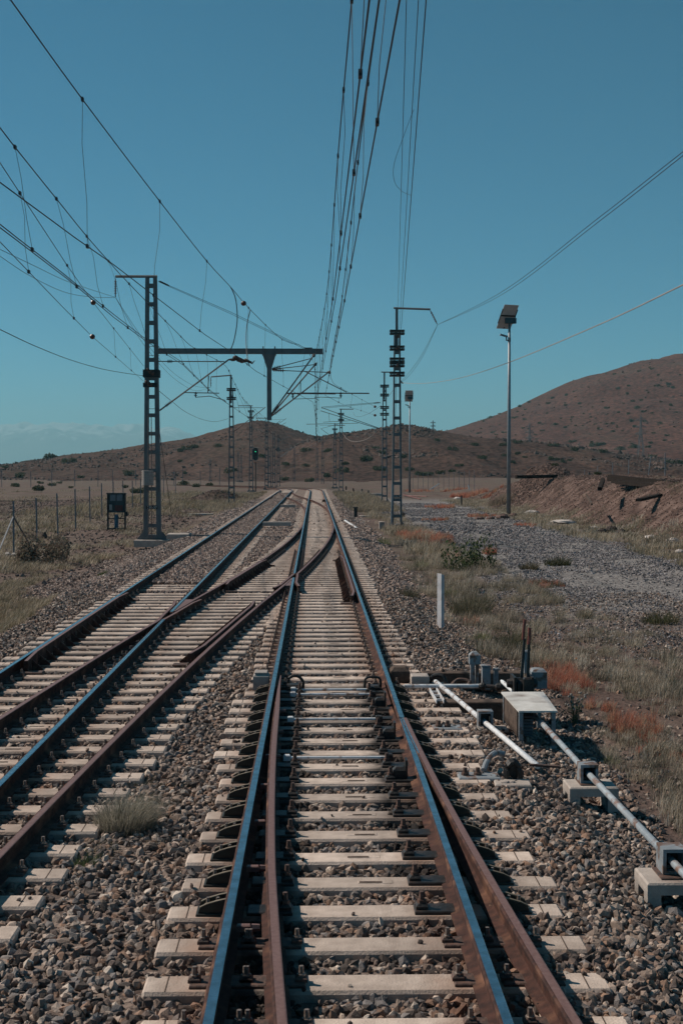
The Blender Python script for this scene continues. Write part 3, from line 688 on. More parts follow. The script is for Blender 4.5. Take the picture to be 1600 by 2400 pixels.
# ------------------------------------------------------------------ ballast stones
def ico():
    t = (1 + 5 ** .5) / 2
    v = np.array([(-1, t, 0), (1, t, 0), (-1, -t, 0), (1, -t, 0), (0, -1, t), (0, 1, t), (0, -1, -t), (0, 1, -t), (t, 0, -1), (t, 0, 1), (-t, 0, -1), (-t, 0, 1)]) / math.sqrt(1 + t * t)
    f = np.array([(0, 11, 5), (0, 5, 1), (0, 1, 7), (0, 7, 10), (0, 10, 11), (1, 5, 9), (5, 11, 4), (11, 10, 2), (10, 7, 6), (7, 1, 8), (3, 9, 4), (3, 4, 2), (3, 2, 6), (3, 6, 8), (3, 8, 9), (4, 9, 5), (2, 4, 11), (6, 2, 10), (8, 6, 7), (9, 8, 1)])
    return v, f
OCT = (np.array([(1, 0, 0), (-1, 0, 0), (0, 1, 0), (0, -1, 0), (0, 0, 1), (0, 0, -1)], float), np.array([(0, 2, 4), (2, 1, 4), (1, 3, 4), (3, 0, 4), (2, 0, 5), (1, 2, 5), (3, 1, 5), (0, 3, 5)]))
def rotmats(n):
    q = RS.normal(size=(n, 4)); q /= np.linalg.norm(q, axis=1)[:, None]; w, x, y, z = q.T
    return np.stack([1 - 2 * (y * y + z * z), 2 * (x * y - z * w), 2 * (x * z + y * w), 2 * (x * y + z * w), 1 - 2 * (x * x + z * z), 2 * (y * z - x * w), 2 * (x * z - y * w), 2 * (y * z + x * w), 1 - 2 * (x * x + y * y)], -1).reshape(n, 3, 3)
def stones(pos, size, shape, palette, pw, flat=.72, jit=.2):
    bv, bf = shape; n = len(pos); k = len(bv)
    v = bv[None] * (1 + RS.uniform(-jit, jit, (n, k, 1))) + RS.uniform(-jit * .5, jit * .5, (n, k, 3))
    s = size[:, None] * RS.uniform([.75, .6, flat * .6], [1.3, 1.05, flat], (n, 3)) * .5
    v = v * s[:, None, :]
    v = np.einsum('nij,nkj->nki', rotmats(n), v) + pos[:, None, :]
    f = bf[None] + (np.arange(n) * k)[:, None, None]
    pal = np.array(palette)[RS.choice(len(palette), n, p=np.array(pw) / sum(pw))] * RS.uniform(.72, 1.22, (n, 1))
    c = np.repeat(pal, k, 0)
    return v.reshape(-1, 3), f.reshape(-1, 3), c
PGREY = [(.30, .222, .175), (.165, .12, .10), (.44, .345, .28), (.29, .178, .122), (.08, .062, .053), (.225, .20, .188), (.60, .50, .415)]
PW = [3, 3, 2.2, 1.6, 2, 2.2, .8]
PPINK = [(.42, .31, .255), (.31, .22, .18), (.52, .41, .34), (.20, .14, .118), (.35, .30, .275)]
SL = np.array([(s[0], s[1], s[2]) for s in SLEEP])
def on_sleeper(x, y, m=.0):
    r = np.zeros(len(x), bool); o = np.argsort(y); ys = y[o]; xs = x[o]
    for (sy, a, b) in SL:
        i0 = np.searchsorted(ys, sy - .13 - m); i1 = np.searchsorted(ys, sy + .13 + m)
        sel = o[i0:i1]; r[sel] |= (x[sel] > a - m) & (x[sel] < b + m)
    return r
def scatter(dens, y0, y1, xl, xr, mask=None):
    yy = np.linspace(y0, y1, 200); lo = np.min(xl(yy)); w = np.max(xr(yy)) - lo; n = int(dens * w * (y1 - y0))
    y = RS.uniform(y0, y1, n); a = xl(y); b = xr(y); x = RS.uniform(lo, lo + w, n)
    m = (x > a) & (x < b)
    if mask is not None: m &= mask(x, y)
    return x[m], y[m]
FL = lambda y: -.25 * y - .6
FR = lambda y: .295 * y + .6
def edgeL(y): return ip(y, [0, 26, 33, 40, 57, 70, 160], [-5.5, -5.7, -6.4, -9.0, -7.6, -6.5, -6.1])
def edgeR(y): return ip(y, [0, 12, 16, 20, 26, 40, 70, 160], [3.3, 3.1, 3.4, 3.2, 2.9, 3.0, 3.0, 2.7])
def bal_l(y): return np.maximum(FL(y), edgeL(y) + (fbm(y * .9, y * 0 + 3., 61) - .5) * 1.0)
def bal_r(y): return np.minimum(FR(y), edgeR(y) + (fbm(y * .8, y * 0 + 9., 62) - .5) * .9)
parts = []
def lay(dens, y0, y1, smin, smax, shape, pal, pw, xl=bal_l, xr=bal_r, lift=.0, mask=None, sleepers=True):
    x, y = scatter(dens, y0, y1, xl, xr, mask)
    if sleepers:
        k = on_sleeper(x, y, -.012); keep = ~k | (RS.uniform(size=len(x)) < .012); raised = k & keep
        x, y, raised = x[keep], y[keep], raised[keep]
    else: raised = np.zeros(len(x), bool)
    sz = RS.uniform(smin, smax, len(x)) * np.where(raised, .6, 1)
    z = ground_h(x, y) + RS.uniform(-.018, .022, len(x)) + lift
    z = np.where(raised, ZS + sz * .22, z)
    v, f, c = stones(np.stack([x, y, z], -1), sz, shape, pal, pw)
    if sleepers:
        xx = np.repeat(x, len(v) // len(x)); k = np.zeros(len(xx))
        for r in (EL, ER, TL, TR): k = np.maximum(k, 1 - np.clip((np.abs(xx - r) - .10) / .32, 0, 1))
        k = (k * np.repeat(RS.uniform(.3, 1, len(x)), len(v) // len(x)))[:, None]; c = c * (1 - k) + c * np.array([[.72, .50, .40]]) * k
        yy = np.repeat(y, len(v) // len(x)); gz_ = np.maximum((1 - sstep(.2, .34, np.abs(xx + .30))) * (yy < 17.6), (1 - sstep(.2, .36, np.abs(xx - .82))) * (yy < 17.6) * (yy > 9))[:, None]   # grease under the switch, with the rails' shade painted into the stones
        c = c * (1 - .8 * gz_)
    parts.append((v, f, c))
ICO = ico()
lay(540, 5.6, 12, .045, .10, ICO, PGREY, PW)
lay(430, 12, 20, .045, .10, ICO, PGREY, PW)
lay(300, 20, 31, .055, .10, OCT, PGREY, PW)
lay(150, 31, 60, .07, .13, OCT, PPINK + [PGREY[0], PGREY[4]], [3, 3, 2, 2, 2, 1, 1])
lay(34, 60, 125, .11, .2, OCT, PPINK + [PGREY[0]], [3, 3, 2, 2, 2, 1])
# low heaps of ballast burying the left track beyond the crossover
lay(230, 33, 70, .07, .12, OCT, PPINK, [3, 3, 2, 2, 2], xl=lambda y: y * 0 + TL + .12, xr=lambda y: y * 0 + TR - .12, lift=.085, sleepers=False)
lay(70, 70, 150, .10, .18, OCT, PPINK, [3, 3, 2, 2, 2], xl=lambda y: y * 0 + TL + .12, xr=lambda y: y * 0 + TR - .12, lift=.08, sleepers=False)
def merge(name, parts, mats):
    vs, fs, cs = [], [], []; o = 0
    for v, f, c in parts: vs.append(v); fs.append(f + o); cs.append(c); o += len(v)
    return np_mesh(name, np.concatenate(vs), np.concatenate(fs), mats, np.concatenate(cs))
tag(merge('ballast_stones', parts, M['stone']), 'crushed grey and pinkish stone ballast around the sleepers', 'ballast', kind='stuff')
# grey gravel yard
parts = []
gl = lambda y: np.maximum(4.4 + 0 * y + (fbm(y * .3, y * 0 + 1, 63) - .5) * 2.5 + np.clip(30 - y, 0, 20) * .12, FL(y))
gr_ = lambda y: np.minimum(13.2 + (y - 54) * .012 + (fbm(y * .2, y * 0 + 5, 64) - .5) * 2.5, FR(y))
PG = [(.25, .23, .232), (.17, .155, .157), (.36, .335, .33), (.11, .10, .10), (.28, .225, .2)]
thin = lambda x, y: RS.uniform(size=len(x)) < np.clip(.12 + 1.3 * sstep(.36, .58, fbm(x * .5, y * .35, 65)), 0, 1)
lay(200, 22, 38, .035, .08, OCT, PG, [3, 2, 2, 1.5, 1], xl=gl, xr=gr_, mask=thin, sleepers=False)
lay(120, 38, 62, .055, .11, OCT, PG, [3, 2, 2, 1.5, .6], xl=gl, xr=gr_, mask=thin, sleepers=False)
lay(40, 62, 120, .09, .18, OCT, PG, [3, 2, 2, 1.5, .6], xl=gl, xr=gr_, mask=thin, sleepers=False)
# loose stones between ballast and gravel in the foreground right
lay(190, 9, 34, .03, .085, OCT, PGREY, PW, xl=lambda y: 2.6 + 0 * y, xr=lambda y: np.minimum(FR(y), 9.), mask=lambda x, y: RS.uniform(size=len(x)) < .15 + .85 * sstep(.34, .6, fbm(x * .7, y * .5, 66)), sleepers=False)
tag(merge('gravel_stones', parts, M['stone']), 'loose grey gravel spread over the yard right of the track', 'gravel', kind='stuff')
# broken stones on the bank and field
parts = []
lay(26, 40, 140, .05, .15, OCT, [(.145, .083, .064), (.19, .12, .094), (.09, .053, .043), (.28, .20, .162)], [3, 3, 2, 1], xl=lambda y: 15.2 + 0 * y, xr=lambda y: np.minimum(FR(y), 27.), sleepers=False)
lay(60, 105., 115., .08, .24, ICO, [(.15, .09, .072), (.20, .125, .10), (.10, .065, .055)], [3, 3, 2], xl=lambda y: 14.4 + 0 * y, xr=lambda y: 22.2 + 0 * y, sleepers=False)
lay(20, 124.5, 131.5, .12, .30, OCT, [(.10, .06, .05), (.13, .085, .07)], [3, 3], xl=lambda y: -13.6 + 0 * y, xr=lambda y: -5.6 + 0 * y, sleepers=False)
lay(9, 25, 130, .05, .24, OCT, [(.16, .105, .085), (.24, .17, .14), (.10, .07, .058)], [3, 2, 2], xl=lambda y: FL(y), xr=lambda y: -7.4 + 0 * y, sleepers=False)
tag(merge('broken_stones', parts, M['stone']), 'broken brown stones littering the earth bank and the field', 'stones', kind='stuff')
# rocks on the hills
parts = []
def hillrocks(k, n, smin, smax, thr, sd):
    pts, Yf, Yr, Yb, amp, s = HP[k]; px, pz = prof(pts, Yr)
    x = RS.uniform(px[0], px[-1], n); y = Yf + (Yr + 8 - Yf) * RS.uniform(0, 1, n) ** .8
    top = sstep(Yr - 40, Yr, y) * .16 if k < 2 else 0
    m = (fbm(x / 22 + y / 60, y / 26, sd, 4) + top) > thr; x, y = x[m], y[m]
    z = hill_h(k, x, y); sz = RS.uniform(smin, smax, len(x)) * RS.uniform(.4, 1, len(x)) ** 2
    parts.append(stones(np.stack([x, y, z], -1), sz, OCT, [(.105, .072, .06), (.075, .052, .045), (.15, .105, .085)], [3, 3, 1], jit=.3))
hillrocks(0, 14000, .5, 2.0, .56, 21); hillrocks(1, 14000, .5, 2.2, .60, 33); hillrocks(2, 9000, 1.0, 4.0, .60, 55)
tag(merge('hillside_rocks', parts, M['stone']), 'dark rock outcrops scattered over the stony hills', 'rocks', kind='stuff')

# ------------------------------------------------------------------ grass
STRAW = [(.32, .265, .18), (.26, .21, .14), (.40, .34, .25), (.19, .155, .095)]
OLIVE = [(.135, .125, .08), (.17, .155, .105), (.095, .095, .052), (.22, .19, .14)]
RED = [(.50, .19, .125), (.56, .27, .18), (.40, .14, .095), (.52, .33, .22)]
BRN = [(.20, .14, .10), (.15, .105, .075)]
PALE = [(.50, .43, .33), (.42, .36, .28), (.56, .50, .41), (.34, .28, .20)]
GREYG = [(.25, .215, .17), (.18, .155, .125), (.32, .275, .215)]
def blades(cx, cy, n, rad, h0, h1, w, pal, lean=(.25, .05), bend=.5, fan=.25):
    N = len(cx) * n
    bx = np.repeat(cx, n); by = np.repeat(cy, n); rad = np.repeat(np.broadcast_to(rad, cx.shape), n); hs = np.repeat(np.broadcast_to(h1, cx.shape), n)
    a = RS.uniform(0, 2 * math.pi, N); r = rad * np.sqrt(RS.uniform(0, 1, N))
    x = bx + r * np.cos(a); y = by + r * np.sin(a); z = ground_h(x, y) - .01
    h = (h0 + (hs - h0) * RS.uniform(0, 1, N)) * (1 - .45 * r / np.maximum(rad, 1e-6))
    ww = np.broadcast_to(w, (N,)) if np.isscalar(w) else np.repeat(w, n)
    d = RS.normal(size=(N, 2)) * .28 + np.array(lean)[None] + np.stack([np.cos(a), np.sin(a)], -1) * fan * (r / np.maximum(rad, 1e-6))[:, None] ** .5
    ph = RS.uniform(0, math.pi, N); wx = np.cos(ph) * ww / 2; wy = np.sin(ph) * ww / 2
    b = np.stack([x, y, z], -1)
    m = b + np.stack([d[:, 0] * h * .3, d[:, 1] * h * .3, h * .6], -1)
    t = b + np.stack([d[:, 0] * h * (.3 + bend), d[:, 1] * h * (.3 + bend), h * (1 - .12 * bend)], -1)
    o = np.stack([wx, wy, wx * 0], -1)
    v = np.stack([b - o, b + o, m + o * .75, m - o * .75, t], 1)
    k = np.arange(N) * 5
    f = np.concatenate([np.stack([k, k + 1, k + 2], -1), np.stack([k, k + 2, k + 3], -1), np.stack([k + 3, k + 2, k + 4], -1)])
    ci = np.repeat(RS.choice(len(pal), len(cx)), n); mixi = RS.choice(len(pal), N); pick = np.where(RS.uniform(size=N) < .82, ci, mixi)
    c = np.array(pal)[pick] * RS.uniform(.75, 1.25, (N, 1))
    return v.reshape(-1, 3), f, np.repeat(c, 5, 0)
GP = []
def zone(npt, xl, xr, y0, y1, n, rad, h0, h1, w, pal, mask=None, lean=(.25, .05), thr=.45, fs=.5, sd=1):
    x = RS.uniform(0, 1, npt); y = y0 + (y1 - y0) * RS.uniform(0, 1, npt); a = np.maximum(xl(y), FL(y)); b = np.minimum(xr(y), FR(y)); m = b > a; x = a + (b - a) * x
    m &= (fbm(x * fs, y * fs * .7, 200 + sd) + RS.uniform(-.07, .07, npt)) > thr
    if mask is not None: m &= mask(x, y)
    x, y = x[m], y[m]
    GP.append(blades(x, y, n, rad, h0, np.clip(h1 * RS.uniform(.6, 1.2, len(x)), h0, 9), w, pal, lean))
c_ = lambda k: (lambda y: k + 0 * y)
# right verge, near
zone(900, lambda y: edgeR(y) + .15, lambda y: edgeR(y) + 2.2, 9.5, 24, 52, .10, .03, .22, .005, PALE + GREYG[:2] + BRN[:1], thr=.51, fs=1.5, sd=1)
zone(900, c_(3.2), c_(7.), 11, 30, 52, .13, .04, .24, .006, PALE + GREYG[:1] + OLIVE[1:2], thr=.555, fs=1.3, sd=2)
zone(1500, lambda y: edgeR(y) - .2, lambda y: edgeR(y) + 3.0, 18, 46, 60, .17, .05, .46, .008, PALE + GREYG[:2] + OLIVE[:2], thr=.55, fs=1.0, sd=3)
zone(900, lambda y: edgeR(y) + .6, lambda y: edgeR(y) + 2.6, 42, 110, 34, .36, .10, .60, .018, PALE + STRAW + GREYG[:1], thr=.47, fs=.4, sd=4)
zone(700, lambda y: edgeR(y) + .0, lambda y: edgeR(y) + 3.4, 95, 165, 24, .7, .2, .7, .045, STRAW + GREYG, thr=.36, fs=.25, sd=5)
zone(1500, c_(12.4), c_(16.6), 38, 130, 34, .4, .12, .45, .025, PALE + STRAW[:2] + OLIVE[1:2], thr=.42, fs=.35, sd=6)
zone(500, c_(15.), c_(30.), 40, 130, 18, .4, .08, .3, .025, STRAW + GREYG + OLIVE, thr=.56, fs=.3, sd=7)
# left verge
zone(1900, c_(-16.), lambda y: edgeL(y) - .15, 21, 48, 30, .22, .05, .34, .010, PALE[:2] + STRAW + OLIVE + BRN[:1] + GREYG[:1], thr=.51, fs=.45, sd=8, lean=(.5, .1))
zone(1900, c_(-19.), lambda y: edgeL(y) - .3, 46, 92, 30, .34, .07, .46, .017, PALE + STRAW[:2] + OLIVE[:2] + GREYG[:1], thr=.52, fs=.35, sd=9, lean=(.55, .1))
zone(1500, c_(-20.), c_(-5.9), 88, 160, 26, .6, .15, .65, .04, STRAW + GREYG + OLIVE[:1], thr=.38, fs=.25, sd=10, lean=(.5, .1))
zone(600, c_(-60.), c_(-13.), 60, 200, 20, .8, .1, .4, .045, STRAW + OLIVE[:2], thr=.52, fs=.1, sd=11)
# a few blades in the ballast edge
zone(160, c_(-1.9), c_(-1.2), 9.5, 12.5, 10, .1, .03, .14, .004, OLIVE + STRAW[:1], thr=.52, fs=2, sd=12)
tag(merge('dry_grass', GP, M['blade']), 'dry straw and olive grass along both sides of the tracks', 'grass', kind='stuff')
# red weeds in patches
GP = []
def patch(u, v, ru, rv, npt, n, h1, w, pal):
    c = hit(u, v, top=ground_h); k = c.y / FPX; A = ru * k; B = min(rv * c.y * c.y / FPX / (CAM.z - c.z), A * 1.6)
    a = RS.uniform(0, 2 * math.pi, npt); r = np.sqrt(RS.uniform(0, 1, npt)); x = c.x + A * r * np.cos(a); y = c.y + B * r * np.sin(a)
    m = fbm(x * 1.6, y * 1.6, 300) > .38; GP.append(blades(x[m], y[m], n, A * .16, .04, h1 * RS.uniform(.6, 1.15, m.sum()), w, pal, (.15, 0)))
RP = RED + [(.30, .21, .13)]
patch(1330, 1612, 72, 40, 70, 60, .42, .0045, RED); patch(1298, 1580, 50, 26, 40, 50, .38, .0045, RED); patch(1480, 1705, 70, 34, 64, 56, .36, .0045, RED); patch(1540, 1760, 70, 40, 40, 40, .2, .006, RP + OLIVE)
patch(998, 1262, 62, 18, 60, 60, .6, .016, RED); patch(1020, 1275, 40, 12, 40, 50, .5, .015, RED[1:]); patch(965, 1258, 40, 9, 40, 50, .55, .016, RED)
patch(1030, 1190, 34, 8, 40, 40, .55, .03, RED); patch(1100, 1163, 46, 9, 60, 50, 1.0, .04, RED); patch(1020, 1220, 30, 8, 30, 40, .4, .025, RP); patch(1130, 1210, 44, 6, 40, 30, .4, .03, RP)
patch(1145, 1298, 26, 10, 24, 50, .5, .013, RP); patch(1060, 1310, 16, 8, 14, 50, .4, .013, RED); patch(1280, 1372, 40, 14, 30, 40, .3, .011, RP + OLIVE); patch(1235, 1232, 34, 5, 24, 30, .3, .02, RP); patch(1150, 1160, 30, 6, 30, 30, .6, .04, RP)
patch(980, 1152, 34, 4, 30, 30, .7, .05, RP); patch(1060, 1150, 30, 4, 26, 30, .6, .05, RP); patch(1105, 1465, 18, 12, 12, 40, .3, .009, RP)
patch(1405, 1660, 34, 20, 22, 40, .24, .005, RED + PALE[:2])
tag(merge('red_weeds', GP, M['blade']), 'patches of rust red seeding weeds right of the track', 'weeds', kind='stuff')

# ------------------------------------------------------------------ shrubs
def bush_mesh(name, nl, ls, pal, seed, flat=.55, stems=True, lobes=5, upright=0):
    rs = np.random.RandomState(seed); ctr = rs.uniform([-.7, -.6, .1], [.7, .6, .6 * flat], (lobes, 3)); rad = rs.uniform(.25, .5, lobes)
    li = rs.choice(lobes, nl, p=rad ** 2 / (rad ** 2).sum()); d = rs.normal(size=(nl, 3)); d /= np.linalg.norm(d, axis=1)[:, None]
    p = ctr[li] + d * (rad[li] * rs.uniform(.35, 1.08, nl) ** .6)[:, None] * np.array([1, 1, flat * 1.2]); p[:, 2] = np.abs(p[:, 2]) * 1.0
    a = rs.normal(size=(nl, 3)); a[:, 2] += upright; a /= np.linalg.norm(a, axis=1)[:, None]; b = np.cross(a, rs.normal(size=(nl, 3))); b /= np.linalg.norm(b, axis=1)[:, None]
    s = ls * rs.uniform(.6, 1.4, (nl, 1)); v = np.stack([p - a * s, p + b * s * .45, p + a * s, p - b * s * .45], 1).reshape(-1, 3)
    f = np.arange(nl * 4).reshape(nl, 4); pl = np.array(pal)[rs.choice(len(pal), nl)] * rs.uniform(.6, 1.35, (nl, 1)); c = np.repeat(pl, 4, 0)
    if stems:
        ns = 14; sv = []; sf = []; o = len(v)
        for i in range(ns):
            e = p[rs.randint(nl)]; t = np.array([-e[1], e[0], 0]); t = t / (np.linalg.norm(t) + 1e-6) * .015
            sv += [-t, t, e * .95]; sf.append((o + 3 * i, o + 3 * i + 1, o + 3 * i + 2, o + 3 * i + 2))
        v = np.concatenate([v, np.array(sv)]); f = np.concatenate([f, np.array(sf)]); c = np.concatenate([c, np.tile([[.10, .075, .055]], (ns * 3, 1))])
    o = np_mesh(name, v, f, M['leaf'], c); return o
DG = [(.045, .062, .028), (.06, .078, .034), (.035, .048, .024), (.085, .095, .045)]
BR = [(.22, .165, .125), (.28, .22, .165), (.15, .11, .085), (.23, .20, .14)]
proto_far = [bush_mesh('scrub_bush', 420, .10, DG, 400 + k) for k in range(4)]
for o in proto_far: COL.objects.unlink(o)
first = True
def bush(proto, p, wid, hgt, label, cat, group=None, rz=None):
    o = proto.copy(); COL.objects.link(o); o.location = (p.x, p.y, p.z - .02 * hgt); o.scale = (wid / 2, wid / 2, hgt / .75); o.rotation_euler = (0, 0, rz if rz is not None else random.uniform(0, 6.28)); tag(o, label, cat, group); return o
BIG = [(605, 885), (580, 925), (510, 932), (705, 865), (805, 925), (705, 938), (350, 985), (330, 1028), (405, 1040), (220, 1080), (515, 1070), (1010, 960), (835, 998), (755, 1025), (670, 1035), (625, 1080), (885, 1058), (965, 1065), (1050, 1068), (1095, 990), (1235, 958), (1275, 985), (1340, 995), (1475, 938), (1130, 922), (1200, 908), (1260, 900), (1300, 828), (1155, 855), (1165, 795), (1090, 815), (1240, 688), (1385, 715), (1320, 658), (1335, 670), (1465, 785), (1375, 795), (1490, 808), (1520, 990), (950, 752), (1000, 705), (1400, 1070), (1385, 1080), (1285, 1055), (1085, 1098), (1210, 1095), (1055, 1130), (1125, 1125), (1190, 1055), (830, 1088), (780, 1085), (530, 1125), (390, 1105), (480, 1152), (340, 1155), (255, 1137), (170, 1137), (85, 1108), (60, 1145), (1430, 1195), (1330, 1215), (1500, 1095), (440, 915), (375, 945), (150, 1030), (100, 1055), (700, 1100), (940, 1110), (1350, 1140), (1450, 1160)]
MID = [(355, 1212), (250, 1232), (610, 1235), (750, 1208), (915, 1235), (980, 1225), (770, 1270), (985, 1280), (1100, 1262), (1200, 1250), (1310, 1245), (355, 1295), (405, 1318), (255, 1310), (320, 1360), (605, 1335), (680, 1355), (735, 1345), (615, 1380), (1345, 1318), (1480, 1362), (940, 1445), (640, 1338), (1560, 1365)]
C3 = [(680, 1497), (825, 1580), (880, 1728), (810, 1780), (1105, 1660), (115, 1568), (165, 1610), (360, 1655), (35, 1680), (420, 1770), (150, 1765), (1025, 1540), (590, 1810), (560, 1815), (505, 1810), (705, 1800)]
C2 = [(225, 1203), (25, 1212), (570, 1288), (770, 1352), (920, 1362), (940, 1240), (1095, 1247), (1420, 1315), (1245, 1350), (1545, 1390), (1100, 1450), (750, 1478), (960, 1488), (150, 1525), (20, 1530), (310, 1415), (1225, 1412)]
C1 = [(390, 1588), (540, 1618), (645, 1742), (1020, 1720), (1412, 1617), (1450, 1712), (1440, 1800), (130, 1810), (320, 1785), (468, 1785), (310, 1840), (560, 1820), (985, 1820), (1070, 1860), (400, 1805), (165, 1740), (45, 1665), (1430, 1535), (1470, 1520)]
for (lst, sx, ox, oy, w0, w1, lab, grp) in ((BIG, .3189, 1100, 650, 6, 17, 'small dark bush dotted on the big hill at right', 'bushes on the big right hill'), (MID, .3189, 1100, 650, 16, 30, 'dark green bush on the low slope below the big right hill', 'bushes below the big right hill'), (C3, .2551, 850, 650, 18, 34, 'dark green bush on the rocky middle hill', 'bushes on the rocky middle hill'), (C2, .287, 450, 700, 18, 34, 'green bush on the stony hill behind the masts', 'bushes on the hill behind the masts'), (C1, .2976, 0, 600, 16, 42, 'olive green bush on the slope and field at left', 'bushes on the left slope and field')):
    for (a, b) in lst:
        p = hit(a * sx + ox, b * sx + oy + 2, 60); wpx = random.uniform(w0, w1); wd = wpx * p.y / FPX
        bush(random.choice(proto_far), p, wd, wd * random.uniform(.36, .58), lab, 'bush', grp)
rb = random.Random(5)
for i in range(95):
    u = rb.uniform(1060, 1640); v = rb.uniform(850, 1045); p = hit(u, v, 300)
    if p.y < 560 or p.y > 1090: continue
    wd = rb.uniform(3.5, 11) * p.y / FPX; bush(rb.choice(proto_far), p, wd, wd * rb.uniform(.4, .6), 'small dark bush dotted on the big hill at right', 'bush', 'bushes on the big right hill')
# near plants
pg = bush_mesh('leafy_bush', 900, .055, [(.05, .085, .03), (.07, .11, .04), (.035, .06, .025), (.14, .15, .06)], 501, .8, lobes=7); tag(pg, 'leafy green bush beyond the white marker post', 'bush'); p = hit(1102, 1338); pg.location = p; k = p.y / FPX; pg.scale = (62 * k, 62 * k, 100 * k)
pb = bush_mesh('dry_bush', 2600, .05, BR, 502, .8, lobes=8, upright=.6); tag(pb, 'brown tangled dry bush on the left verge below the fence', 'bush'); p = hit(112, 1322); pb.location = p; k = p.y / FPX; pb.scale = (70 * k, 70 * k, 95 * k)
def tuft(name, u, v, wpx, hpx, n, w, pal, label, lean=(.2, 0), top=None):
    c = hit(u, v, 5, top=ground_h); k = c.y / FPX; A = wpx * k / 2
    vv, f, cc = blades(np.array([c.x]), np.array([c.y]), n, A * .75, hpx * k * .25, np.array([hpx * k * 1.1]), w, pal, lean, fan=.7)
    if top:
        v2, f2, c2 = blades(np.array([c.x]), np.array([c.y]), n // 2, A * .6, hpx * k * .7, np.array([hpx * k * 1.35]), w * .7, top, lean, fan=1.0); f = np.concatenate([f, f2 + len(vv)]); vv = np.concatenate([vv, v2]); cc = np.concatenate([cc, c2])
    vv = vv - np.array([c.x, c.y, c.z])
    o = np_mesh(name, vv, f, M['blade'], cc); o.location = c; tag(o, label, 'weed'); return o
tuft('weed_clump', 292, 1945, 180, 105, 1500, .0045, [(.20, .19, .14), (.12, .125, .075), (.32, .29, .235), (.07, .08, .04), (.16, .15, .105)], 'spiky grey green weed clump in the ballast at lower left', (.3, 0), top=[(.42, .38, .31), (.34, .31, .24), (.52, .47, .39)])
tuft('weed_clump', 205, 2030, 70, 50, 150, .005, [(.07, .11, .04), (.10, .13, .06)], 'little green weed in the ballast below the spiky clump')
tuft('weed_clump', 960, 1400, 60, 40, 400, .008, BR + OLIVE[:1], 'dark brown weed clump left of the white marker post')
tuft('weed_clump', 1100, 1440, 130, 75, 900, .008, GREYG + OLIVE, 'grey green grass clump right of the white marker post')
tuft('weed_clump', 1240, 1335, 60, 28, 400, .012, [(.06, .065, .03), (.09, .09, .045), (.13, .11, .07)], 'dark green weed clump on the gravel beyond the leafy bush')
tuft('weed_clump', 1305, 1325, 80, 34, 500, .012, [(.06, .065, .03), (.09, .09, .045), (.13, .11, .07)], 'larger dark weed clump on the gravel, right of its neighbour')
tuft('weed_clump', 1545, 1460, 110, 44, 500, .010, [(.06, .065, .03), (.09, .09, .045), (.16, .14, .09)], 'low green weed clump on the gravel at the right edge')
tuft('weed_clump', 1170, 1180, 70, 32, 500, .03, BR, 'brown twiggy weed clump left of the tall lamp post')
tuft('weed_clump', 1560, 1275, 60, 40, 400, .02, GREYG, 'pale grey weed clump at the foot of the earth bank')
tuft('weed_clump', 240, 1350, 30, 18, 200, .012, [(.06, .085, .03), (.10, .11, .05)], 'small green weed clump by the brown bush')
tuft('weed_clump', 340, 1690, 40, 20, 0 + 60, .005, OLIVE, 'tiny weed beside the long crossover rail')
tuft('weed_clump', 1200, 1520, 100, 70, 700, .007, OLIVE + GREYG[:1], 'olive grass clump behind the switch levers')
for (u, v, w_, h_, n_, lab) in ((985, 1330, 46, 26, 240, 'bright green grass tuft at the ballast edge left of the leafy bush'), (1050, 1400, 40, 34, 220, 'green grass tuft just right of the white marker post top'), (1130, 1500, 50, 30, 260, 'green grass tuft between the marker post and the switch levers'), (900, 1275, 40, 30, 260, 'green grass tuft at the foot of the tall right mast'), (1430, 1790, 60, 30, 240, 'green grass tuft beside the first concrete bridge block')): tuft('grass_tuft', u, v, w_, h_, n_, .007, [(.14, .17, .07), (.20, .22, .10), (.30, .28, .18)], lab)
# thistles
mth = mat('thistle_stem', (.16, .17, .09), (.11, .12, .06), .8); mhd = mat('thistle_head', (.30, .27, .24), (.2, .18, .16), .9)
tr = empty('thistle', hit(1345, 1700), 'grey thistle with round seed heads beside the red weeds', 'thistle'); c = tr.location; b1 = MB(); b2 = MB(); b3 = MB()
for i in range(26):
    a = random.uniform(0, 6.28); r = random.uniform(.02, .26); h = random.uniform(.22, .42); t = Vector((c.x + r * math.cos(a), c.y + r * math.sin(a), c.z + h))
    b1.tube([c + Vector((r * .2 * math.cos(a), r * .2 * math.sin(a), 0)), c.lerp(t, .5) + Vector((0, 0, .04)), t], .003, 4); b2 = MB(); b2.ball(t, .017, seg=6, rings=4); b2.build('seed_head', mhd, tr)
    for q in range(3):
        m = c.lerp(t, random.uniform(.15, .8)); e = m + Vector((random.uniform(-.08, .08), random.uniform(-.08, .08), random.uniform(-.01, .05))); b3.bar(m, e, .022, .003, w1=.004, h1=.002)
b1.build('stems', mth, tr); b3.build('leaves', mat('thistle_leaf', (.08, .115, .045), (.055, .08, .03), .7), tr)
fl = MB(); p = hit(1348, 1562); fl.tube([p, p + Vector((.01, 0, .12))], .004, 4)
ft = empty('orange_flower', p, 'tiny orange flower among the grey grass right of the levers', 'flower'); fl.build('stem', mth, ft); f2 = MB(); f2.ball(p + Vector((.01, 0, .13)), .022, seg=6, rings=4, sq=(1, 1, .5)); f2.build('petals', mat('orange_petal', (.65, .22, .03), (.5, .15, .02), .6), ft)
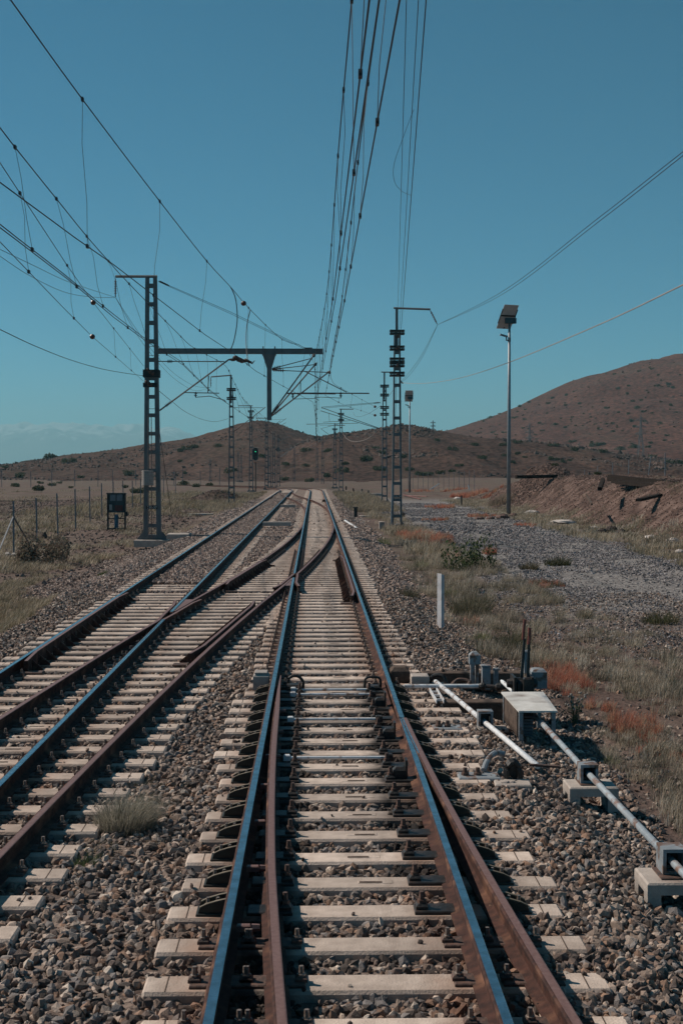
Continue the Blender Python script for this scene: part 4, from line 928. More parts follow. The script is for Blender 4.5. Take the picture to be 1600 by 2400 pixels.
# ------------------------------------------------------------------ lattice masts
def text_mesh(txt, size, name, m, parent, loc, rot):
    cu = bpy.data.curves.new(name, 'FONT'); cu.body = txt; cu.size = size; cu.align_x = 'CENTER'; cu.align_y = 'CENTER'; cu.extrude = .004
    tmp = bpy.data.objects.new('tmp', cu); me = bpy.data.meshes.new_from_object(tmp); bpy.data.objects.remove(tmp); me.name = name
    me.transform(Matrix.Translation(loc) @ Euler(rot).to_matrix().to_4x4())
    me.materials.clear(); me.materials.append(m); o = bpy.data.objects.new(name, me); COL.objects.link(o); o.parent = parent
    if parent.type == 'EMPTY': o.matrix_parent_inverse = Matrix.Translation(-parent.location)
    return o
def mast(u, vb, vt, zb, label, wb=.62, wt=.36, lw=.13, dp=.26, sp=1.0, plates=(), bandv=(), bandw=.8, neck=None, found=True, number=None, simple=False, group=None, Y=None):
    """u: bearing of the axis, vb/vt: bearings of foot and top; zb: height of the foot"""
    d = ray(u, vb); p = G(u, vb, zb) if Y is None else Vector((P(u, vb, Y).x, Y, zb))
    x, y = p.x, p.y; top = P(u, vt, y).z; tl = top if neck is None else P(u, neck, y).z
    root = empty('lattice_mast', (x, y, zb), label, 'mast', group)
    Hh = tl - zb
    def wat(z): return wb + (wt - wb) * (z - zb) / Hh
    for s in (-1, 1):
        b = MB(); b.bar((x + s * (wb - lw) / 2, y, zb), (x + s * (wt - lw * .8) / 2, y, tl), lw, dp, 0, up=(0, 1, 0), w1=lw * .8, h1=dp * .85); b.build('leg', M['steel'], root)
    z = zb + sp * .75; k = 0
    while z < tl - .2:
        w = wat(z) - .02
        for s in ((-1, 1) if not simple else (-1,)):
            b = MB(); b.box((x, y + s * (dp / 2 + .006), z), (w, .012, .16)); b.build('batten', M['steel'], root)
        z += sp
    if simple: pass
    b = MB(); b.box((x, y, zb + .10), (wb + .06, dp + .08, .20))
    for s in (-1, 1):
        for q in (-1, 1):
            yy = y + q * (dp / 2 + .05); xs = [x + s * wb / 2, x + s * (wb / 2 + .3), x + s * wb / 2]
            vs = [(xs[0], yy - .008, zb), (xs[1], yy - .008, zb), (xs[2], yy - .008, zb + .36)] + [(xs[0], yy + .008, zb), (xs[1], yy + .008, zb), (xs[2], yy + .008, zb + .36)]
            b.add(vs, [(0, 1, 2), (5, 4, 3), (0, 3, 4, 1), (1, 4, 5, 2), (2, 5, 3, 0)])
    b.build('foot', M['steel'], root)
    if found:
        b = MB(); b.box((x, y, zb - .16), (wb + .75, dp + .8, .31), bev=.03); b.build('foundation', M['conc2'], root)
    if neck is not None:
        b = MB(); b.box((x - .02, y, (tl - 1.2 + top) / 2), (.14, .12, top - tl + 1.2)); b.build('extension_post', M['steel'], root)
    for v in bandv:
        zc = P(u, v, y).z; b = MB()
        for dz in (-.075, .075):
            for s in (-1, 1): b.box((x, y + s * (dp / 2 + .04), zc + dz), (bandw, .05, .10))
        for s in (-1, 1): b.box((x + s * (bandw / 2 - .06), y - dp / 2 - .05, zc), (.05, .05, .26), 1); b.box((x + s * (bandw / 2 - .14), y - dp / 2 - .05, zc), (.03, .06, .2), 1)
        b.build('clamp', [M['black'], M['clip']], root)
    if number:
        zc = P(u, number[1], y).z; b = MB(); b.box((x, y - dp / 2 - .03, zc), (wat(zc) - lw * 1.2, .012, .15)); pl = b.build('number_plate', M['black'], root)
        text_mesh(number[0], .15, 'number', M['letter'], pl, (x, y - dp / 2 - .04, zc - .005), (R(90), 0, 0))
    return root, Vector((x, y, zb)), top, wat
def seg(root, name, a, b, Y, r, m, Y2=None, n=6):
    mb = MB(); mb.tube([P(a[0], a[1], Y), P(b[0], b[1], Y2 or Y)], r, n); return mb.build(name, M[m], root)
def insulator(root, a, b, Y, Y2=None, r=.075, n=5, m='brown'):
    mb = MB(); mb.insul(P(a[0], a[1], Y), P(b[0], b[1], Y2 or Y), r, n, .022); return mb.build('insulator', M[m], root)
q2 = lambda a, b: (340 + a / 5.2267, 780 + b / 5.2267)
q3 = lambda a, b: (600 + a / 5.2267, 780 + b / 5.2267)
g2 = lambda a, b: (450 + a / 3.484, 700 + b / 3.484)

# left near mast with the cross beam
L1, p1, top1, w1 = mast(358, 1264, 650, -.42, 'tall grey lattice mast at left carrying a cross beam over the tracks', wb=.78, wt=.50, lw=.20, dp=.30, sp=.82, bandv=(), number=('330-37', 1189))
YL = p1.y
for v in (877, 886, 897, 908, 900): pass
b = MB(); zc = P(358, 876, YL).z; b.box((p1.x, YL - .2, zc), (.72, .08, .34)); b.box((p1.x, YL + .2, zc), (.72, .08, .34))
for k in range(5): b.box((p1.x, YL - .25, zc - .15 + k * .075), (.74, .03, .03))
b.build('clamp', M['black'], L1)
b = MB(); zc = P(358, 903, YL).z; b.box((p1.x - .05, YL - .21, zc), (.62, .08, .2)); b.build('clamp', M['black'], L1)
for (u, v) in ((347, 866), (353, 870), (343, 895), (349, 897)):
    b = MB(); c = P(u, v, YL - .35); b.ball(c, .075, seg=7, rings=5, jit=.2); b.ball(c + Vector((.1, 0, -.1)), .08, 0, 7, 5, jit=.25); b.build('pulley', M['clip'], L1)
seg(L1, 'top_arm', (271, 648), (369, 648), YL, .06, 'steel', n=4)
insulator(L1, (271, 653), (271, 696), YL, r=.06, n=6)
b = MB(); bm_z = P(370, 823, YL).z; X1 = P(757, 823, YL).x; X0 = p1.x + .2
b.box(((X0 + X1) / 2, YL, bm_z), (X1 - X0, .24, .235)); b.box((P(728, 820, YL).x - .1, YL - .0, bm_z + .13), (.35, .2, .07)); b.build('cross_beam', M['steel'], L1)
b = MB(); xd = P(631, 900, YL).x; z0, z1 = P(631, 985, YL).z, bm_z - .12
b.box((xd, YL, (z0 + z1 - .65) / 2), (.2, .2, z1 - .65 - z0))
b.add([(xd - .1, YL - .1, z1 - .66), (xd + .1, YL - .1, z1 - .66), (xd + .1, YL + .1, z1 - .66), (xd - .1, YL + .1, z1 - .66), (xd - .28, YL - .14, z1 - .06), (xd + .28, YL - .14, z1 - .06), (xd + .28, YL + .14, z1 - .06), (xd - .28, YL + .14, z1 - .06)], [(3, 2, 1, 0), (4, 5, 6, 7), (0, 1, 5, 4), (1, 2, 6, 5), (2, 3, 7, 6), (3, 0, 4, 7)])
b.box((xd, YL, z1 - .03), (.62, .34, .06))
for s in (-1, 1): b.box((xd + s * .26, YL - .15, bm_z), (.05, .05, .42))
b.build('drop_post', M['steel'], L1)
b = MB(); cz = P(350, 1120, YL).z; cx = P(349, 1120, YL).x
for k in range(8): b.lathe((cx, YL - .36, cz - .33 + k * .083), (cx, YL - .36, cz - .33 + k * .083 + .075), [(0, .25), (.1, .262), (.9, .262), (1, .25)], 18)
b.build('counterweight', M['weight'], L1)
for u in (347, 355): seg(L1, 'guide_rod', (u, 972), (u + 1, 1262), YL - .36 if u == 347 else YL - .3, .018, 'tube')
seg(L1, 'guy_wire', (371, 990), (405, 1225), YL, .012, 'wire', Y2=YL + 1)
# cantilevers on the drop post and on the mast
for (a, c, dy) in (((185, 1000), (720, 258), -.35), ((185, 1010), (745, 365), 0), ((188, 1022), (910, 465), .35)):
    s = q3(*a); e = q3(*c); seg(L1, 'cantilever_tube', s, e, YL + dy * .3, .034, 'tube', YL + dy)
    m = (s[0] + (e[0] - s[0]) * .04, s[1] + (e[1] - s[1]) * .04); m2 = (s[0] + (e[0] - s[0]) * .18, s[1] + (e[1] - s[1]) * .18); insulator(L1, m, m2, YL + dy * .32, r=.075)
    b = MB(); b.ball(P(e[0] - 3, e[1] + 4, YL + dy), .07, jit=.3); b.build('cap_clamp', M['black'], L1)
for (a, c, dy) in (((195, 440), (690, 310), -.35), ((195, 448), (715, 390), 0), ((195, 457), (870, 485), .35)):
    s = q3(*a); e = q3(*c); seg(L1, 'stay_tube', s, e, YL + dy * .3, .02, 'tube', YL + dy); m2 = (s[0] + (e[0] - s[0]) * .25, s[1] + (e[1] - s[1]) * .25); insulator(L1, s, m2, YL + dy * .3, r=.075)
seg(L1, 'registration_tube', q3(380, 742), q3(975, 746), YL - .2, .036, 'tube'); seg(L1, 'registration_tube', q3(545, 738), q3(1385, 742), YL + .3, .03, 'tube')
seg(L1, 'strut', q3(590, 468), q3(1110, 728), YL + .3, .022, 'tube'); seg(L1, 'hanger', q3(545, 605), q3(545, 738), YL, .016, 'tube')
for (a, c) in (((455, 812), (730, 803)), ((730, 803), (768, 830)), ((1040, 800), (790, 788)), ((790, 788), (735, 795))): seg(L1, 'steady_arm', q3(*a), q3(*c), YL, .014, 'tube')
for (a, c) in (((450, 745), (450, 808)), ((1035, 728), (1038, 800))): insulator(L1, q3(*a), q3(*c), YL, r=.07, n=2, m='black')
s, e = q2(180, 952), q2(1030, 325); seg(L1, 'cantilever_tube', s, e, YL, .036, 'tube'); insulator(L1, q2(240, 905), q2(335, 838), YL, r=.075)
seg(L1, 'stay_tube', q2(165, 350), q2(975, 352), YL, .024, 'tube'); insulator(L1, q2(265, 350), q2(350, 350), YL, r=.085)
seg(L1, 'hanger', q2(780, 525), q2(770, 735), YL, .022, 'tube'); seg(L1, 'registration_tube', q2(490, 732), q2(910, 740), YL, .022, 'tube')
for (a, c) in (((620, 790), (790, 776)), ((790, 776), (975, 826)), ((975, 826), (990, 850))): seg(L1, 'steady_arm', q2(*a), q2(*c), YL, .018, 'tube')
insulator(L1, q2(622, 725), q2(620, 790), YL, r=.075, n=2, m='black')
for v in (812, 833, 958): seg(L1, 'bolt_rod', (341, v), (374, v), YL - .17, .012, 'steel')

def stdmast(u, vb, vt, neck, zb, label, arm, Y=None, armv=None, segs=(), bands=(), group=None, num=None, sp=.87, mats='tube', ins=()):
    root, p, top, w = mast(u, vb, vt, zb, label, neck=neck, bandv=bands, sp=sp, Y=Y, wb=.56, wt=.34, lw=.10, bandw=.78, group=group, number=num)
    if arm: seg(root, 'top_arm', arm[0], arm[1], p.y, .055, 'steel', n=4)
    for (a, b_, r) in segs: seg(root, 'cantilever_tube', a, b_, p.y, r, mats)
    for (a, b_) in ins: insulator(root, a, b_, p.y, r=.06, n=5)
    return root, p
R1, pr1 = stdmast(929.5, 1238, 721, 777, -.45, 'tall grey lattice mast at right with five clamp bands and a top arm', ((922, 722), (1008, 725)), bands=(779, 816, 844, 855, 877), num=('330-24', 1163), ins=(((1008, 728), (1024, 760)),))
YR = pr1.y
for v in (788, 815, 856, 878): 
    b = MB(); c = P(931, v, YR - .3); b.ball(c, .09, seg=7, rings=5, jit=.25, sq=(1, .6, 1.3)); b.build('pulley', M['clip'], R1)
b = MB(); b.tube([P(920, 1135, YR - .4), P(917, 1232, YR - .4)], .06, 8); b.build('conduit', M['steelL'], R1)
seg(R1, 'weight_rope', (929, 882), (925, 1010), YR - .2, .01, 'wire'); seg(R1, 'feeder_clamp', (938, 893), (944, 899), YR, .04, 'black')
L2, pl2 = stdmast(543, 1184, 879, 912, -.45, 'second lattice mast on the left with arm and slanting bracket', (q2(808, 540), q2(1060, 520)), segs=((q2(1085, 1215), q2(1475, 910), .034), (q2(1075, 917), q2(1450, 918), .02), (q2(1365, 1005), q2(1365, 1060), .016)), bands=(913, 934), ins=((q2(807, 545), q2(806, 668)),))
R2, pr2 = stdmast(900.5, 1179, 872, 905, -.45, 'second lattice mast on the right with clamp bands and twin brackets', ((893, 872), (945, 873)), segs=((q3(1510, 1170), q3(800, 915), .03), (q3(1510, 1178), q3(790, 955), .03), (q3(1525, 850), q3(800, 910), .02), (q3(1525, 860), q3(800, 925), .016), (q3(820, 1095), q3(1150, 1077), .022), (q3(615, 1120), q3(1250, 1107), .024), (q3(890, 990), q3(900, 1090), .016), (q3(790, 1175), q3(1000, 1120), .014)), bands=(905, 926, 955, 971), ins=((q3(1440, 858), q3(1515, 852)),))
L3, pl3 = stdmast(588.5, 1153, 951, 965, -.42, 'third lattice mast on the left behind the signal', (q2(1140, 894), q2(1318, 894)), segs=((q2(1290, 1330), q2(1660, 1075), .032),), bands=(964, 979))
L4, pl4 = stdmast(625, 1148, 979, None, -.42, 'fourth lattice mast on the left, just right of the signal', ((601, 980), (626, 980)), segs=((q3(165, 1190), q3(370, 1050), .03), (q3(20, 1295), q3(365, 1100), .03), (q3(185, 1065), q3(345, 1060), .016)), bands=())
R3, pr3 = stdmast(799, 1153, 958, 971, -.42, 'third lattice mast on the right with a short top arm', ((795, 959), (828, 959)), segs=((q3(1020, 1340), q3(800, 1180), .03), (q3(780, 1135), q3(1040, 1130), .016)), bands=(970, 984))
R4, pr4 = stdmast(784.5, 1145, 992, 1006, -.4, 'fourth lattice mast on the right, thin and far', ((784, 996), (808, 997)), segs=((q3(880, 1140), q3(1085, 1135), .02),), bands=(1006,))
far = [(642, 1146, 1010, None, 'thin far lattice mast left of the bend', ((q3(240, 1245), q3(470, 1240), .02), (q3(260, 1470), q3(450, 1400), .025))), (652.5, 1142, 1018, None, 'far lattice mast with pale slanting brackets by the bend', ((q3(330, 1300), q3(410, 1265), .03), (q3(280, 1540), q3(470, 1400), .03))), (689.5, 1133, 1048, None, 'far lattice mast in the middle of the bend', ((q3(300, 1520), q3(460, 1395), .03), (q3(470, 1490), q3(540, 1490), .02))), (743, 1134, 1050, None, 'far lattice mast at the end of the straight', ((q3(640, 1410), q3(830, 1300), .03), (q3(650, 1410), q3(950, 1410), .016))), (756, 1137, 1022, None, 'far lattice mast right of the vanishing rails', ((q3(815, 1530), q3(960, 1450), .02),)), (493.5, 1128, 1076, None, 'small far mast standing before the left hillside', ()), (558.5, 1129, 1060, None, 'small far mast left of the signal', ()), (565.5, 1130, 1066, None, 'small pale far mast close left of the signal', ()), (632, 1144, 1055, None, 'short far mast between the tall left masts', ())]
for (u, vb, vt, nk, lab, sg) in far:
    root, p, top, w = mast(u, vb, vt, -.4 if vb > 1136 else -.5, lab, wb=.5, wt=.32, lw=.10, dp=.2, sp=1.3, simple=True, found=vb > 1136)
    for (a, c, r) in sg: seg(root, 'cantilever_tube', a, c, p.y, r, 'steelL')

# ------------------------------------------------------------------ overhead wires
def sagline(pts, n=10):
    out = []
    for (a, b_) in zip(pts[:-1], pts[1:]):
        for i in range(n): out.append(a.lerp(b_, i / n))
    out.append(pts[-1]); return out
def smooth(pts, n=8):
    out = []; N = len(pts)
    for i in range(N - 1):
        p0 = pts[max(i - 1, 0)]; p1 = pts[i]; p2 = pts[i + 1]; p3 = pts[min(i + 2, N - 1)]
        for k in range(n):
            t = k / n; out.append(.5 * ((2 * p1) + (p2 - p0) * t + (2 * p0 - 5 * p1 + 4 * p2 - p3) * t * t + (3 * p1 - p0 - 3 * p2 + p3) * t ** 3))
    out.append(pts[-1]); return out
def pts3(lst): return [P(u, v, Y) for (u, v, Y) in lst]
def extend(pts, d=9.):        # carry the wire back past the camera
    v = (pts[0] - pts[1]).normalized(); return [pts[0] + v * d] + pts
def at_y(pl, y):
    for a, b_ in zip(pl[:-1], pl[1:]):
        if (a.y - y) * (b_.y - y) <= 0 and a.y != b_.y: return a.lerp(b_, (y - a.y) / (b_.y - a.y))
    return pl[-1] if abs(pl[-1].y - y) < abs(pl[0].y - y) else pl[0]
def catenary(label, mess, contacts, drops, r=.0075, balls=(), group=None, loc=None):
    root = empty('overhead_line', mess[0], label, 'overhead wire', group)
    b = MB(); b.tube(mess, r * 1.15, 5); b.build('messenger_wire', M['wire'], root)
    for c in contacts:
        b = MB(); b.tube(c, r, 5); b.build('contact_wire', M['wire'], root)
    for i, y in enumerate(drops):
        a = at_y(mess, y); c = at_y(contacts[i % len(contacts)], y + random.uniform(-.25, .25)); k = random.uniform(-.035, .035)
        b = MB(); b.tube([a, a.lerp(c, .3) + Vector((k, 0, 0)), a.lerp(c, .7) - Vector((k * .5, 0, 0)), c], .0036 if y < 60 else .005, 4)
        for e in (a, c): b.box(e, (.03, .09, .05) if y < 60 else (.05, .09, .08))
        b.build('dropper', M['wire'], root)
    for c in balls:
        b = MB(); b.ball(c, (.0021 if c.y < 60 else .0011) * c.y, seg=10, rings=8, sq=(1, 1, .95)); b.build('insulator', M['brown'], root)
    return root
def dropy(y0, y1, s): 
    out = []; y = y0
    while y < y1: out.append(y); y += s * random.uniform(.85, 1.1)
    return out
D_NEAR = {}
# main line: two contact wires, one messenger, span after span
def span(a, b_, sag, n=10): return [a.lerp(b_, i / n) - Vector((0, 0, sag * 4 * (i / n) * (1 - i / n))) for i in range(n)]
mA = P(738, 838, YL); mB = Vector((XM - .15, 112, 2.78 + 4.55)); mC = Vector((XM + .1, 171, 2.78 + 4.45)); mD = Vector((XM - .3, 205, 7.1))
m_near = extend(pts3([(824, 0, 13.2), (793, 350, 19.2), (764, 700, 34.6)]), 12) + [mA]
m_main = smooth(m_near, 5) + span(mA, mB, .9) + span(mB, mC, .8) + span(mC, mD, .4) + [mD]
cz = 5.73
c_main1 = extend(pts3([(865, 0, 8.2), (780, 700, 22.7)]), 9) + [P(741, 931, YL)] + [Vector((XM - .1, 112, cz)), Vector((XM + .1, 171, cz)), Vector((XM - .2, 205, cz))]
c_main2 = extend(pts3([(888, 0, 8.2), (786, 700, 22.9)]), 9) + [P(743.5, 931.5, YL)] + [Vector((XM - .05, 112, cz)), Vector((XM + .15, 171, cz)), Vector((XM - .15, 205, cz))]
catenary('overhead line above the main track with twin contact wires', m_main, [c_main1, c_main2], dropy(9.5, 56, 3.4) + dropy(62, 168, 6.5))
# overlap line, leaves to the right beyond the cross beam and is anchored on the second right mast
m2 = smooth(extend(pts3([(888, 0, 12.6), (842, 350, 18.5), (801, 700, 32.0)]), 8) + [P(*q3(915, 545), YL), P(*q3(1110, 715), 78), P(*q3(1455, 905), pr2.y - .5)], 5)
c2w = extend(pts3([(936, 0, 8.2), (808, 700, 22.7)]), 9) + pts3([(763, 921, YL - 1), (*q3(845, 765), YL + 2), (*q3(1075, 885), 78), (*q3(1455, 1010), pr2.y - .5)])
catenary('overhead line curving away to the second right mast with ball insulators', m2, [c2w], dropy(11, 56, 4.2) + [72, 84, 96], balls=[P(*q3(1455, 905), pr2.y - .4), P(*q3(1455, 1010), pr2.y - .4)])
# crossover line from upper left to the main line
m3 = smooth(extend(pts3([(26, 0, 14), (194, 233, 17.6), (375, 472, 23.2), (485, 612, 29), (541, 673, 33.), (587, 726, 38), (661, 796, 47), (734, 846, YL)]), 5) + [Vector((XM + .2, 112, 7.4))], 4)
c3 = extend(pts3([(0, 427, 13.8), (179, 559, 17), (265, 619, 19.6), (480, 784, 29.6), (541, 824, 33.5), (600, 870, 39.9), (663, 905, 47.1), (734, 942.6, 58.7)]), 7) + [Vector((XM + .15, 112, cz))]
cr = catenary('overhead line crossing from the upper left corner down to the main track', m3, [c3], [17.6, 23.2, 29, 37.5, 42, 47, 52], balls=[P(571, 711, 36.5)])
b = MB(); b.tube(smooth([P(541, 673, 33), P(552, 700, 33.2), P(556, 750, 33.3), P(548, 800, 33.4), P(539, 822, 33.5)], 6), .013, 5); b.build('jumper_cable', M['wire'], cr)
b = MB(); b.tube(smooth([P(587, 726, 38), P(579, 760, 37.5), P(577, 800, 37), P(580, 840, 36.6), P(585, 858, 36.5)], 6), .013, 5); b.build('jumper_cable', M['wire'], cr)
b = MB()
for (u, v, r_, sq) in ((545, 843, .05, (2, 1, .8)), (552, 839, .06, (1.4, 1, 1)), (560, 843, .07, (1.6, 1, .9)), (568, 846, .065, (1.5, 1, .8)), (577, 845, .06, (1.6, 1, .8)), (586, 848, .04, (1.8, 1, .7))): b.ball(P(u, v, 36.6), r_, 0, 7, 5, sq, .3)
b.tube([P(585, 848, 36.6), P(591, 852, 36.6), P(597, 845, 36.6)], .035, 5, r1=.01); b.build('section_insulator', M['clip'], cr)
# left track line
m4 = smooth(extend(pts3([(0, 298, 16.8), (36, 345, 17.7), (133, 466, 20.8), (204, 554, 23.9), (255, 612, 26.9), (303, 665, 30), (415.6, 780, 40), (457, 817, 45), (529, 858, YL)]), 5) + pts3([(*q2(1100, 620), 74), (*q2(1280, 885), 110)]) + [Vector((XT - .2, 168, 7.2))], 4)
c4a = extend(pts3([(0, 525, 15.8), (39, 556, 16.7), (141, 635, 19.6), (258, 730, 24.7), (337, 791, 29.6), (424, 847, 36.3), (487, 910, 48.4), (529, 942.6, 58.7)]), 6) + [Vector((XT - .2, 110, cz)), Vector((XT + .2, 168, cz))]
c4b = extend(pts3([(0, 533, 15.6), (45, 567, 16.6), (160, 655, 20), (270, 746, 25.5), (345, 801, 30), (430, 856, 37), (490, 915, 49), (530, 944, 58.7)]), 6) + [Vector((XT - .1, 110, cz)), Vector((XT + .3, 168, cz))]
catenary('overhead line above the left track with twin contact wires', m4, [c4a, c4b], [17.7, 20.8, 23.9, 26.9, 30, 33.5, 37, 41, 45, 49, 53] + dropy(62, 165, 7))
# end wires anchored on the left mast
t1 = extend(pts3([(0, 380, 18), (158, 622, 27), (219, 709, 33), (337, 858, YL - .3)]), 5); t2 = extend(pts3([(0, 566, 17), (148, 720, 25), (217, 789, 32), (339, 895, YL - .3)]), 5)
catenary('thin anchored line running down to the clamps of the left mast', t1, [t2], [20, 27, 40, 48], r=.006, balls=[P(219, 709, 33), P(217, 789, 32)])
def cable(label, lst, r=.008, m='wire', sm=True, ext=0, cat='cable', name='cable', group=None):
    p = pts3(lst); p = extend(p, ext) if ext else p; p = smooth(p, 8) if sm else p; b = MB(); b.tube(p, r, 5); o = b.build(name, M[m]); return tag(o, label, cat, group)
cable('upper feeder cable sagging to the insulator of the left mast arm', [(0, 584, 35.5), (85, 625, 41), (165, 662, 48), (271, 697, YL)], .008, ext=5)
cable('lower feeder cable sagging to the insulator of the left mast arm', [(0, 600, 35.5), (70, 646, 40.5), (150, 684, 47), (215, 696, 52), (271, 697, YL)], .008, ext=5)
cable('feeder cable hanging between the first and second left masts, upper', [(271, 697, YL), (340, 800, 68), (401, 869, 82), (447, 900.5, 95), (474, 908, 102), (493, 908, pl2.y)], .009)
cable('feeder cable hanging between the first and second left masts, lower', [(271, 697, YL), (336, 806, 68), (396, 876, 82), (434, 905, 92), (462, 916, 99), (493, 908, pl2.y)], .009)
cable('earth cable sagging from the left edge to the left mast', [(0, 772, 30), (85, 812, 37), (170, 845, 45), (250, 867, 51), (337, 881, YL)], .011, ext=5)
cable('earth cable sagging between the first two left masts', [(374, 917, YL), (401, 939, 66), (435.7, 965.6, 78), (474, 983, 92), (506, 988, 101), (535, 981, pl2.y)], .012)
cable('pair of anchor wires from the left mast top to the beam end, upper', [(371, 658, YL), (540, 731, YL), (714, 815, YL)], .009, sm=False); cable('pair of anchor wires from the left mast top to the beam end, lower', [(371, 660, YL - .3), (540, 735, YL - .3), (712, 817, YL - .3)], .009, sm=False)
b = MB(); b.insul(P(374, 659, YL - .15), P(397, 670, YL - .15), .05, 5, .03); tag(b.build('tension_insulator', M['black']), 'dark tension insulator beside the top of the left mast', 'insulator')
for (a, c, lab) in (((952, 0, 17.5), (930, 786, YR - .3), 'thin anchor wire, left of the three ending at the tall right mast'), ((980, 0, 16), (933, 816, YR - .3), 'anchor wire, middle of the three ending at the tall right mast'), ((998, 0, 14), (933, 856, YR - .3), 'thick anchor wire, right of the three ending at the tall right mast')):
    cable(lab, [a, c], .0075 if 'thick' in lab else .006, sm=False, ext=9)
cable('loose dropper loop hanging off the anchor wires above the right mast', [(969, 257, 21), (945, 320, 21.3), (923, 385, 21.6), (924, 425, 22), (940, 447, 22.6), (962, 458, 23.4)], .0035)
for k, (dv, rr) in enumerate(((0, .0075), (9, .0075))):
    cable(['upper', 'lower'][k] + ' wire of the feeder pair rising to the right edge from the right mast arm', [(1600, 355 + dv, 22.5), (1400, 512 + dv, 29.5), (1172, 686 + dv * .7, 45), (1025, 761, YR)], rr, ext=5)
    cable(['left', 'right'][k] + ' wire of the feeder pair hanging between the right masts', [(1025, 761, YR), (985 + dv * .5, 836, 76), (951 + dv * .6, 882, 85), (936, 896 + dv * .3, 92), (919, 917, 104), (902, 940, pr2.y)], .009)
cable('pale rope sagging from the right mast to the right edge', [(1600, 667, 15.5), (1400, 762, 22), (1190, 850, 33), (1085, 884, 46), (1020, 896, 54), (975, 899, 62), (941, 897, YR)], .010, m='rope', ext=4)
cable('pale cable sagging between the second and third right masts', [(804, 1018, pr3.y), (815, 1030, 160), (831, 1035, 150), (852, 1032, 138), (870, 1022, 128), (886, 1006, pr2.y)], .018, m='rope')
cable('short feeder cable drooping between the third and second right masts', [(828, 966, pr3.y), (832, 975, 160), (845, 976, 148), (866, 968, 132), (893, 950, pr2.y)], .014)

# ------------------------------------------------------------------ solar lamp posts
def lamp(u, vb, zb, ht, label, tilt, ps=1.6):
    p = G(u, vb, zb); x, y = p.x, p.y; root = empty('solar_street_lamp', p, label, 'street lamp'); zt = zb + ht; k = ht / 13.8
    b = MB(); b.lathe((x, y, zb - .1), (x, y, zt), [(0, .155 * k), (.5, .12 * k), (1, .08 * k)], 14); b.build('pole', M['steelL'], root, smooth=True)
    c = Vector((x - .12 * k, y + .12, zt + .25 * k)); a = Matrix.Rotation(R(tilt), 3, 'Z') @ Matrix.Rotation(R(-52), 3, 'X'); w, h = 1.12 * k, 1.95 * k
    def quad(t0, t1, m, ww=w, hh=h, off=Vector((0, 0, 0))):
        q = MB(); vs = [c + a @ (Vector((sx * ww / 2, sy * hh / 2, t)) + off) for t in (t0, t1) for sx, sy in ((-1, -1), (1, -1), (1, 1), (-1, 1))]
        q.add(vs, [(3, 2, 1, 0), (4, 5, 6, 7), (0, 1, 5, 4), (1, 2, 6, 5), (2, 3, 7, 6), (3, 0, 4, 7)]); return q
    pn = quad(-.015, .012, 'x').build('solar_panel', M['solback'], root)
    q = quad(-.05, -.017, 'x', w * 1.02, .10 * k, Vector((0, -.10 * k, 0)))
    for s in (-1, 1):
        e = quad(-.06, .02, 'x', .04 * k, h * .6, Vector((s * (w / 2 + .02 * k), -.04 * k, 0))); q.add(e.v, e.f)
    q.build('panel_bracket', M['black'], root)
    jb = quad(-.045, -.017, 'x', .10 * k, .07 * k, Vector((.02, h * .45, 0))); jb.build('junction_box', M['black'], pn)
    d = MB(); cc = c + a @ Vector((.25 * k, .22 * k, -.02)); d.lathe(cc, cc + a @ Vector((0, 0, -.04)), [(0, .14 * k), (.4, .17 * k), (1, .16 * k)], 16); d.build('round_vent', M['solback'], pn)
    b = MB(); b.box((x + .06 * k, y - .12 * k, zt - .05 * k), (.78 * k, .34 * k, .38 * k), bev=.02); b.build('battery_box', M['teal'], root)
    lm = MB(); z = zt - 1.35 * k; lm.bar((x - .05 * k, y, z - .05), (x - .24 * k, y - .05, z - .05), .07 * k, .08 * k); lm.bar((x - .22 * k, y - .05, z - .06), (x - .22 * k, y - .05, z + .18 * k), .08 * k, .09 * k, up=(0, 1, 0))
    lm.bar((x - .14 * k, y - .05, z + .20 * k), (x - .66 * k, y - .08, z + .34 * k), .22 * k, .10 * k, w1=.26 * k, h1=.11 * k); lm.build('lamp_head', M['boxgrey'], root)
    lb = MB(); lb.box((x, y, z - .02), (.17 * k, .17 * k, .28 * k)); lb.build('collar', M['black'], root)
lamp(1191, 1211, -.5, 13.1, 'tall solar lamp post standing among red rocks at right', 20)
lamp(959.5, 1155, -.5, 12.4, 'farther solar lamp post beside the tall right mast', 0)

# ------------------------------------------------------------------ signal
sp_ = G(599, 1152, -.4); root = empty('railway_signal', sp_, 'dark railway signal showing a green light beside the left track', 'signal'); x, y = sp_.x, sp_.y
b = MB(); b.tube([(x, y, -.5), (x, y, P(599, 1084, y).z)], .09, 10); b.build('post', M['clip'], root)
b = MB(); z0, z1 = P(599, 1079, y).z, P(599, 1049, y).z; n = 12; w = .36; vs = []
for yy in (-.05, .05):
    for i in range(n): a = math.pi * i / (n - 1); vs.append((x + w * math.cos(a), y + yy, z1 - w + w * math.sin(a)))
    for i in range(n): a = math.pi + math.pi * i / (n - 1); vs.append((x + w * math.cos(a), y + yy, z0 + w + w * math.sin(a)))
N2 = 2 * n; b.add(vs, [tuple(range(N2))[::-1], tuple(range(N2, 2 * N2))[::-1][::-1]] + [(i, (i + 1) % N2, (i + 1) % N2 + N2, i + N2) for i in range(N2)])
hd = b.build('backboard', M['black'], root)
b = MB(); pr = [Vector(v) + Vector((0, -.03, 0)) for v in vs[:N2]]; b.tube(pr + [pr[0]], .03, 5); b.build('rim', M['boxgrey'], hd)
b = MB(); gz_ = P(599, 1058.5, y).z; b.lathe((x, y - .06, gz_), (x, y - .10, gz_), [(0, .07), (1, .06)], 14); b.build('green_lamp', M['green'], root)
